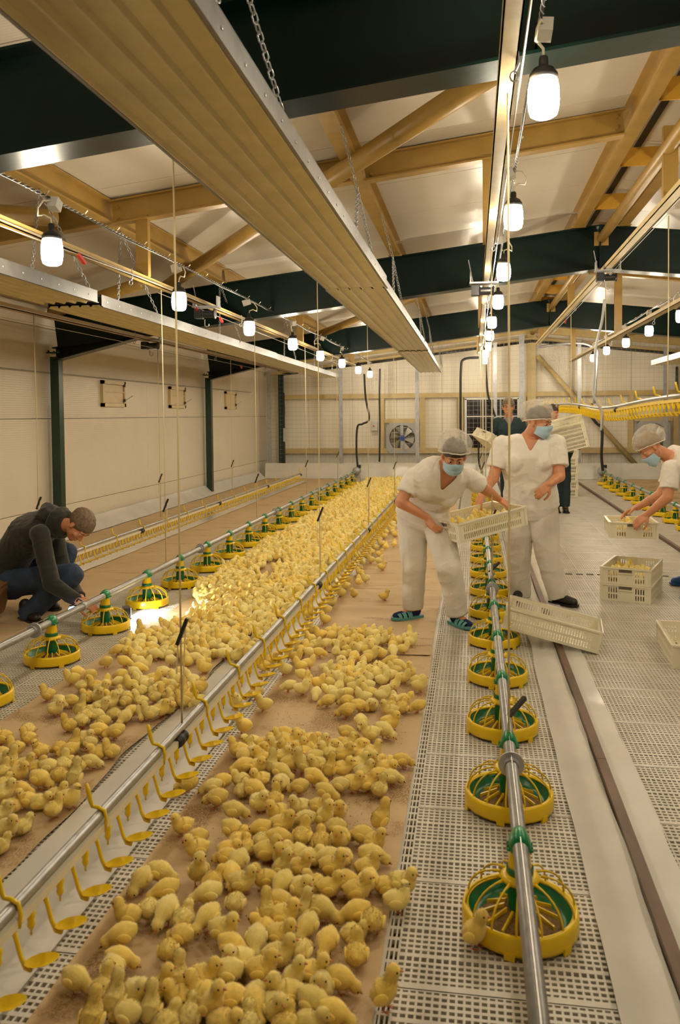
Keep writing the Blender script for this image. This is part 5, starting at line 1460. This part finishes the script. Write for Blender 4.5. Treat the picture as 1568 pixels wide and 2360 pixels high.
    if net:
        v, f, e = cap_shell(c, R, (.083, .101, .092), (0, -.012, .034), (.018, .42) if net != 'fringe' else (-.004, .36), k=head_k)
        MB().add([p - o for p in v], f).build('hair', MT[hair], root, True)
        v, f, e = cap_shell(c, R, (.120, .140, .118), (0, -.036, .050), (.012, .36) if net != 'fringe' else (.030, .42), lump=.13, seed=seed, k=head_k)
        nt_ = MB().add([p - o for p in v], f).build('hair_net', MT['net'], root, True)
        MB().tube([p - o for p in e], .0045, 6, closed=True).build('elastic_band', MT['netw'], nt_, True)
    else:
        v, f, e = cap_shell(c, R, (.084, .106, .097), (0, -.018, .034), (-.024, .60), lump=.10, seed=seed, k=head_k)
        MB().add([p - o for p in v], f).build('hair', MT[hair], root, True)
    if mask is not None: mask_part(root, c, R, head_k, mask)
    return root


def shoe(root, heel, toe, m, kind='shoe', m2=None, sock=None):
    """shoe on the floor from heel to toe point"""
    o = Vector(root.location); a, b = Vector(heel), Vector(toe); a.z = b.z = 0; d = (b - a).normalized(); s = Vector((-d.y, d.x, 0)); L = (b - a).length; v, f = [], []
    def W(t): return (.034 + .016 * math.sin(min(1, t * 1.25) * PI * .62)) * (1 if t < .82 else math.sqrt(max(0.02, 1 - ((t - .82) / .185) ** 2)))
    n = 14
    for z in (.004, .022 if kind != 'shoe' else .018):
        for i in range(n + 1):
            t = i / n
            for sg in (-1, 1): v.append(a + d * (L * t) + s * (sg * W(t)) + Vector((0, 0, z + (.006 if t > .85 else 0))) - o)
    k = (n + 1) * 2
    for i in range(n):
        q = 2 * i; f += [(q, q + 2, q + 3, q + 1), (k + q, k + q + 1, k + q + 3, k + q + 2), (q, k + q, k + q + 2, q + 2), (q + 1, q + 3, k + q + 3, k + q + 1)]
    f += [(0, 1, k + 1, k), (2 * n, k + 2 * n, k + 2 * n + 1, 2 * n + 1)]
    sh = MB().add(v, f).build(kind, MT[m], root, False)
    up = MB()
    if kind == 'slide':
        for t0, t1 in ((.42, .56), (.6, .72), (.76, .86)):
            vv, ff = [], []
            for t in (t0, t1):
                for i in range(9): an = PI * i / 8; vv.append(a + d * (L * t) + s * (math.cos(an) * W(t) * 1.08) + Vector((0, 0, .02 + math.sin(an) * (.072 - .045 * t))) - o)
            for i in range(8): ff.append((i, i + 1, i + 10, i + 9))
            MB().add(vv, ff).build('strap', MT[m2 or m], sh, True)
        up.capsule(a + d * .045 + Vector((0, 0, .05)) - o, a + d * (L * .86) + Vector((0, 0, .036)) - o, .036, .024, 12); up.capsule(a + d * .05 + Vector((0, 0, .05)) - o, a + d * .055 + Vector((0, 0, .13)) - o, .038, .04, 12)
        up.build('sock', MT[sock or 'navy'], root, True)
    else:
        up.capsule(a + d * .05 + Vector((0, 0, .052)) - o, a + d * (L - .045) + Vector((0, 0, .038)) - o, .046, .034, 14)
        up.capsule(a + d * .05 + Vector((0, 0, .05)) - o, a + d * .05 + Vector((0, 0, .115 if kind == 'shoe' else .07)) - o, .045, .045, 14)
        me = remesh(up, .006, 3); n_ = len(me.vertices); co = np.empty(n_ * 3, np.float32); me.vertices.foreach_get('co', co); co = co.reshape(-1, 3); co[:, 2] = np.maximum(co[:, 2], .006); me.vertices.foreach_set('co', co.ravel())
        me.materials.append(MT[m]); me.polygons.foreach_set('use_smooth', [True] * len(me.polygons)); put('upper', me, sh)
    return sh


V_ = Vector


def shoes(root, J, m, kind='shoe', m2=None, sides='ab'):
    for q in sides:
        A, T = J['a' + q], J['t' + q]; d = Vector((T.x - A.x, T.y - A.y, 0)).normalized()
        shoe(root, Vector((A.x, A.y, 0)) - d * .075, Vector((A.x, A.y, 0)) + d * .185, m, kind, m2)


# -- the bending woman with the crate of chicks
J = dict(pelvis=at(972, 1188, Y=6.10), waist=at(985, 1145, Y=6.05), chest=at(1012, 1108, Y=5.90), neck=at(1037, 1072, Y=5.78), head=at(1047, 1050, Y=5.69),
         sa=at(955, 1098, Y=5.88), sb=at(1078, 1098, Y=5.88), ha=at(950, 1205, Y=6.12), hb=at(1008, 1205, Y=6.06), ka=at(955, 1305, Y=6.0), kb=at(1036, 1310, Y=5.84),
         ea=at(924, 1158, Y=5.80), wa=at(984, 1192, Y=5.86), da=V_((.55, -.12, -.75)), ba=V_((-.5, -.7, -.3)), tha=1, ca=.75,
         eb=at(1120, 1128, Y=6.02), wb=at(1150, 1150, Y=6.25), db=V_((.75, .1, -.5)), bb=V_((.2, -.45, .85)), thb=-1, cb=.7,
         face=V_((.10, -.86, -.50)), crown=V_((.12, -.48, .86)))
J['aa'] = at(952, 1398, Y=6.02); J['ab'] = at(1054, 1412, Y=5.86); J['ta'] = J['aa'] + V_((-.13, -.10, 0)); J['tb'] = J['ab'] + V_((.12, -.16, 0)); J['root'] = (J['aa'] + J['ab']) / 2
w1 = person(J, 'woman in white with blue mask, bending over a crate of chicks', None, fat=1.06, bust=.9, net='fringe', mask=0.0, seed=2, sleeve=.66)
shoes(w1, J, 'teal', 'slide')

# -- the standing woman
J = dict(pelvis=at(1224, 1158, Y=6.70), waist=at(1222, 1112, Y=6.68), chest=at(1216, 1052, Y=6.66), neck=at(1222, 1000, Y=6.66), head=at(1243, 972, Y=6.60),
         sa=at(1158, 1024, Y=6.62), sb=at(1283, 1022, Y=6.64), ha=at(1198, 1185, Y=6.72), hb=at(1252, 1182, Y=6.68), ka=at(1196, 1285, Y=6.74), kb=at(1264, 1285, Y=6.62),
         ea=at(1138, 1100, Y=6.58), wa=at(1110, 1142, Y=6.40), da=V_((-.25, -.25, -.9)), ba=V_((-.7, -.6, .2)), tha=1, ca=.6,
         eb=at(1290, 1098, Y=6.56), wb=at(1266, 1116, Y=6.36), db=V_((-.62, -.25, -.55)), bb=V_((.35, -.8, .45)), thb=-1, cb=.8,
         face=V_((.80, -.52, -.28)), crown=V_((.25, -.12, .95)))
J['aa'] = at(1200, 1368, Y=6.80); J['ab'] = at(1288, 1372, Y=6.62); J['ta'] = V_((.34, 6.68, .03)); J['tb'] = J['ab'] + V_((.13, -.12, 0)); J['root'] = (J['aa'] + J['ab']) / 2
w2 = person(J, 'heavyset woman standing in white uniform, hair net and blue mask, looking aside', None, fat=1.20, bust=.98, net='yes', mask=0.0, seed=8, sleeve=.70, hem=1, neck_r=.056)
shoes(w2, J, 'boot')
cx = J['chest']

# -- the third woman, leaning in from the side
J = dict(pelvis=at(1640, 1165, Y=7.15), waist=at(1612, 1120, Y=7.10), chest=at(1578, 1080, Y=7.05), neck=at(1541, 1050, Y=7.0), head=at(1499, 1030, Y=6.97),
         sa=at(1545, 1078, Y=6.84), sb=at(1566, 1068, Y=7.24), ha=at(1634, 1190, Y=7.02), hb=at(1646, 1188, Y=7.28), ka=at(1606, 1270, Y=6.95), kb=at(1600, 1262, Y=7.4),
         ea=at(1540, 1146, Y=6.78), wa=at(1492, 1186, Y=6.86), da=V_((-.66, .0, -.55)), ba=V_((-.35, -.75, .5)), tha=-1, ca=.55,
         eb=at(1522, 1140, Y=7.22), wb=at(1468, 1170, Y=7.24), db=V_((-.8, .0, -.35)), bb=V_((-.2, .3, .9)), thb=-1, cb=.5,
         face=V_((-.72, -.12, -.68)), crown=V_((-.72, 0, .70)))
J['aa'] = V_((1.80, 6.92, .11)); J['ab'] = V_((1.86, 7.5, .11)); J['ta'] = V_((1.68, 6.86, .03)); J['tb'] = V_((1.72, 7.45, .03)); J['root'] = V_((1.83, 7.2, 0))
w3 = person(J, 'woman in white leaning in from the frame edge, hands in a held crate', None, fat=1.04, net='yes', mask=0.03, hair='hairl', seed=14, sleeve=.72, vneck=False)
shoes(w3, J, 'bluec', 'clog')

# -- the man crouching by the feed pipe
J = dict(pelvis=at(22, 1335, Y=5.85), waist=at(28, 1285, Y=5.84), chest=at(70, 1228, Y=5.78), neck=at(128, 1203, Y=5.70), head=at(184, 1211, Y=5.62),
         sa=at(92, 1232, Y=5.52), sb=at(122, 1218, Y=5.95), ha=at(25, 1345, Y=5.70), hb=at(40, 1335, Y=6.0), ka=at(165, 1325, Y=5.62), kb=at(152, 1275, Y=5.98),
         ea=at(118, 1345, Y=5.42), wa=at(180, 1386, Y=5.36), da=V_((.9, .0, -.25)), ba=V_((.1, -.55, .8)), tha=1, ca=.6,
         eb=at(150, 1335, Y=5.80), wb=at(186, 1378, Y=5.56), db=V_((.9, -.1, -.2)), bb=V_((.2, .4, .9)), thb=-1, cb=.6,
         face=V_((.40, -.20, -.88)), crown=V_((.90, -.05, .40)))
J['aa'] = at(62, 1418, Y=5.60); J['ab'] = at(95, 1398, Y=5.92); J['ta'] = J['aa'] + V_((.16, -.10, 0)); J['tb'] = J['ab'] + V_((.2, -.04, 0)); J['root'] = (J['aa'] + J['ab']) / 2
man = person(J, 'man in dark hooded jacket and jeans crouching behind the feed pipe, head bowed', None, fat=1.08, trousers='jeans', shirt='hoodie', hair='hairg', long_sleeve=True, vneck=False, seed=21, wide=.95)
J['ta'] = J['aa'] + V_((.16, -.10, 0)); J['tb'] = J['ab'] + V_((.2, -.04, 0)); shoes(man, J, 'boot')
o = Vector(man.location)
hb = MB(); n_ = J['neck']; ax = (J['head'] - n_).normalized(); l_ = (J['sb'] - J['sa']).normalized(); l_ = (l_ - ax * l_.dot(ax)).normalized(); w_ = l_.cross(ax)
cc = n_ + ax * .045
hb.tube([cc + l_ * (.080 * math.cos(t)) + w_ * (.078 * math.sin(t)) + ax * (.012 * math.sin(t * 2)) for t in np.linspace(0, 2 * PI, 17)[:-1]], .046, 12, closed=True)
cc = n_ + ax * .088
hb.tube([cc + l_ * (.070 * math.cos(t)) + w_ * (.068 * math.sin(t)) for t in np.linspace(0, 2 * PI, 17)[:-1]], .034, 12, closed=True)
hb.tube([n_ + l_ * -.10 + V_((-.05, 0, .02)), n_ + V_((-.06, -.05, .07)), n_ + V_((-.07, .02, .085)), n_ + V_((-.05, .08, .06)), n_ + l_ * .10 + V_((-.03, 0, .02))], [.04, .05, .058, .05, .04], 12)
finish(remesh(hb, .008, 3), 'hood', MT['hoodie'], man, wrinkle(4, .012, 9))
wp = J['wa'] - (J['wa'] - J['ea']).normalized() * .035; d_ = (J['wa'] - J['ea']).normalized(); Rw = d_.to_track_quat('Z', 'Y').to_matrix()
wt = MB().lathe([(.030, -.011), (.033, -.009), (.033, .009), (.030, .011)], 18, wp - o, Rw).build('watch_strap', MT['galv'], man, True)
MB().lathe([(0, .006), (.017, .006), (.018, 0), (.018, -.004)], 16, wp - o + V_((0.005, -.02, .026)), V_((.1, -.55, .8)).to_track_quat('Z', 'Y').to_matrix()).build('watch_face', MT['galvd'], wt, True)
bg = empty('shoulder_bag', at(8, 1400, Y=5.55) * 1.0, 'tan leather bag behind the crouching man', 'bag'); bg.location.z = 0; bg.location.x -= 0.08
mb = MB().box((0, 0, .17), (.13, .26, .26), Matrix.Rotation(.3, 3, 'Y') @ Matrix.Rotation(.2, 3, 'Z')); mb.box((.0, 0, .17), (.15, .22, .22), Matrix.Rotation(.3, 3, 'Y') @ Matrix.Rotation(.2, 3, 'Z'))
me = remesh(mb, .012, 5); me.materials.append(MT['bag']); me.polygons.foreach_set('use_smooth', [True] * len(me.polygons)); put('pouch', me, bg)
MB().box((.075, 0, .22), (.02, .2, .14), Matrix.Rotation(.3, 3, 'Y') @ Matrix.Rotation(.2, 3, 'Z')).build('flap', MT['bag'], bg)
ph = empty('mobile_phone', at(169, 1404, Y=5.28), 'black phone with lit blue screen by the crouching man', 'phone', rz=.3); ph.rotation_euler.x = .12
MB().box((0, 0, 0), (.075, .145, .008)).build('case', MT['phone'], ph); MB().box((0, -.01, .0046), (.066, .11, .001)).build('screen', MT['screen'], ph)
tl = empty('work_light', at(292, 1424, Z=0.0), 'small black work light shining across the white floor between two feeder pans', 'light', rz=.55)
MB().box((0, 0, .045), (.05, .10, .075)).build('case', MT['phone'], tl); MB().box((.0265, 0, .048), (.002, .085, .06)).build('lens', MT['torch'], tl); MB().box((-.0, 0, .004), (.07, .08, .008)).build('foot', MT['phone'], tl)
sl = bpy.data.lights.new('work_light_beam', 'AREA'); sl.energy = 14.0; sl.shape = 'RECTANGLE'; sl.size = .08; sl.size_y = .055; sl.color = (1, .97, .9); sl.spread = 2.9
so = bpy.data.objects.new('work_light_beam', sl); COL.objects.link(so); so.location = tl.location + V_((.034 * math.cos(.55), .034 * math.sin(.55), .048)); so.rotation_euler = (0, -PI / 2 + .30, .55 - .35)
sc_ = empty('clamp_lamp_cable', at(283, 1362, Y=4.95), 'pale cable clip on the feed pipe by the work light', 'clip')
MB().lathe([(.024, -.02), (.03, -.02), (.03, .02), (.024, .02)], 14, (0, 0, 0), Matrix.Rotation(PI / 2, 3, 'X')).build('ring', MT['galv'], sc_, True)
sc_.location = (-2.584, 5.08, .247); MB().tube([(0, 0, .03), (-.03, .0, .05), (-.05, .01, .03)], .006, 6).build('tab', MT['blackp'], sc_)

# -- the man standing at the far window
Yb = 12.5
J = dict(pelvis=at(1176, 1035, Y=Yb), waist=at(1175, 1014, Y=Yb), chest=at(1175, 988, Y=Yb), neck=at(1173, 962, Y=Yb), head=at(1172, 937, Y=Yb - .05),
         sa=at(1147, 972, Y=Yb), sb=at(1201, 972, Y=Yb), ha=at(1168, 1046, Y=Yb), hb=at(1184, 1046, Y=Yb), ka=at(1166, 1112, Y=Yb), kb=at(1186, 1112, Y=Yb),
         ea=at(1136, 998, Y=Yb), wa=at(1132, 1018, Y=Yb - .15), da=V_((0, -.3, -.9)), ba=V_((-.9, -.3, 0)), tha=1, ca=.8,
         eb=at(1208, 1000, Y=Yb), wb=at(1205, 1030, Y=Yb - .1), db=V_((0, -.2, -.9)), bb=V_((.9, -.3, 0)), thb=-1, cb=.8,
         face=V_((-.12, -.97, -.05)), crown=V_((0, 0, 1)))
J['aa'] = V_((J['ka'].x, Yb, .10)); J['ab'] = V_((J['kb'].x, Yb, .10)); J['ta'] = J['aa'] + V_((-.03, -.16, -.07)); J['tb'] = J['ab'] + V_((.03, -.16, -.07)); J['root'] = V_((J['pelvis'].x, Yb, 0))
bm_ = person(J, 'man in dark teal jacket over grey shirt standing before the dark window', None, fat=1.05, trousers='jacket', shirt='jacket', hair='hairg', long_sleeve=True, vneck=True, seed=33, wide=.9, head_k=1.06)
o = Vector(bm_.location); nk = J['neck'] - o
MB().loft([(nk + V_((0, -.06, -.24)), V_((1, 0, 0)), V_((0, -1, 0)), .05, .085), (nk + V_((0, -.05, -.10)), V_((1, 0, 0)), V_((0, -1, 0)), .06, .07), (nk + V_((0, -.02, .0)), V_((1, 0, 0)), V_((0, -1, 0)), .06, .055)], 14).build('undershirt', MT['shirtg'], bm_, True)
shoes(bm_, J, 'boot')
Rf = frame(J['face'], J['crown']); hc = J['head'] - o
gl = MB()
for s in (-1, 1): gl.tube([hc + Rf @ (V_((s * .033 + .022 * math.cos(a), .092, .0 + .016 * math.sin(a))) * 1.06) for a in np.linspace(0, 2 * PI, 13)[:-1]], .0025, 5, closed=True); gl.tube([hc + Rf @ (V_((s * .055, .09, .004)) * 1.06), hc + Rf @ (V_((s * .08, -.005, .004)) * 1.06)], .0022, 5)
gl.tube([hc + Rf @ (V_((-.011, .097, .002)) * 1.06), hc + Rf @ (V_((.011, .097, .002)) * 1.06)], .0022, 5)
gl.build('spectacles', MT['blackp'], bm_, True)
crate(at(1134, 1036, Y=12.22), (0.25, .62, .75), 'white crate hanging from the hand of the man in the dark jacket')

# -- the carrier half hidden behind the standing woman
Yc = 12.8
J = dict(pelvis=at(1294, 1040, Y=Yc), waist=at(1293, 1020, Y=Yc), chest=at(1290, 996, Y=Yc), neck=at(1283, 974, Y=Yc), head=at(1275, 951, Y=Yc - .04),
         sa=at(1262, 982, Y=Yc), sb=at(1312, 986, Y=Yc), ha=at(1287, 1048, Y=Yc), hb=at(1301, 1048, Y=Yc), ka=at(1284, 1108, Y=Yc), kb=at(1304, 1108, Y=Yc),
         ea=at(1258, 1020, Y=Yc), wa=at(1270, 1042, Y=Yc - .30), da=V_((.6, -.7, 0)), ba=V_((0, 0, -1)), tha=1, ca=.4,
         eb=at(1326, 1020, Y=Yc), wb=at(1336, 1034, Y=Yc - .28), db=V_((-.3, -.9, 0)), bb=V_((0, 0, -1)), thb=-1, cb=.4, face=V_((.3, -.9, -.1)), crown=V_((0, 0, 1)))
J['aa'] = V_((J['ka'].x, Yc, .10)); J['ab'] = V_((J['kb'].x, Yc, .10)); J['ta'] = J['aa'] + V_((0, -.16, -.07)); J['tb'] = J['ab'] + V_((0, -.16, -.07)); J['root'] = V_((J['pelvis'].x, Yc, 0))
cr = person(J, 'person in pale shirt mostly hidden behind the standing woman, carrying crates', None, fat=1.0, trousers='jacket', shirt='stripe', hair='hairb', vneck=False, seed=40, wide=.9)
shoes(cr, J, 'boot')
o = Vector(cr.location); MB().tube([J['sb'] - o + V_((-.03, -.05, .07)), J['sb'] - o + V_((-.05, -.13, -.02)), J['chest'] - o + V_((.04, -.17, -.08))], [.018, .02, .02], 6).build('shoulder_strap', MT['black'], cr, True)
base = at(1309, 1038, Y=12.30); up = V_((-.237, 0, .971))
for k in range(4): crate(base + up * (.115 * k), (0, -.2397, 0.12), 'white crate, %s from the bottom of the tilted load carried behind the standing woman' % ORD[k], 'crates carried in a tilted load', sc=.92)

# hairnets' last: small tools on the floor pipes
tg = empty('pipe_toggle', (0.165, 3.42, 0.262), 'black toggle lying over the nearer feed pipe', 'toggle'); MB().bar((-.03, -.04, 0), (.045, .05, .055), .016, .018).build('grip', MT['blackp'], tg)
tg = empty('pipe_toggle', (0.15, 6.55, 0.262), 'black toggle on the nearer feed pipe under the held crate', 'toggle'); MB().bar((-.03, -.05, 0), (.05, .06, .06), .014, .018).build('grip', MT['blackp'], tg)
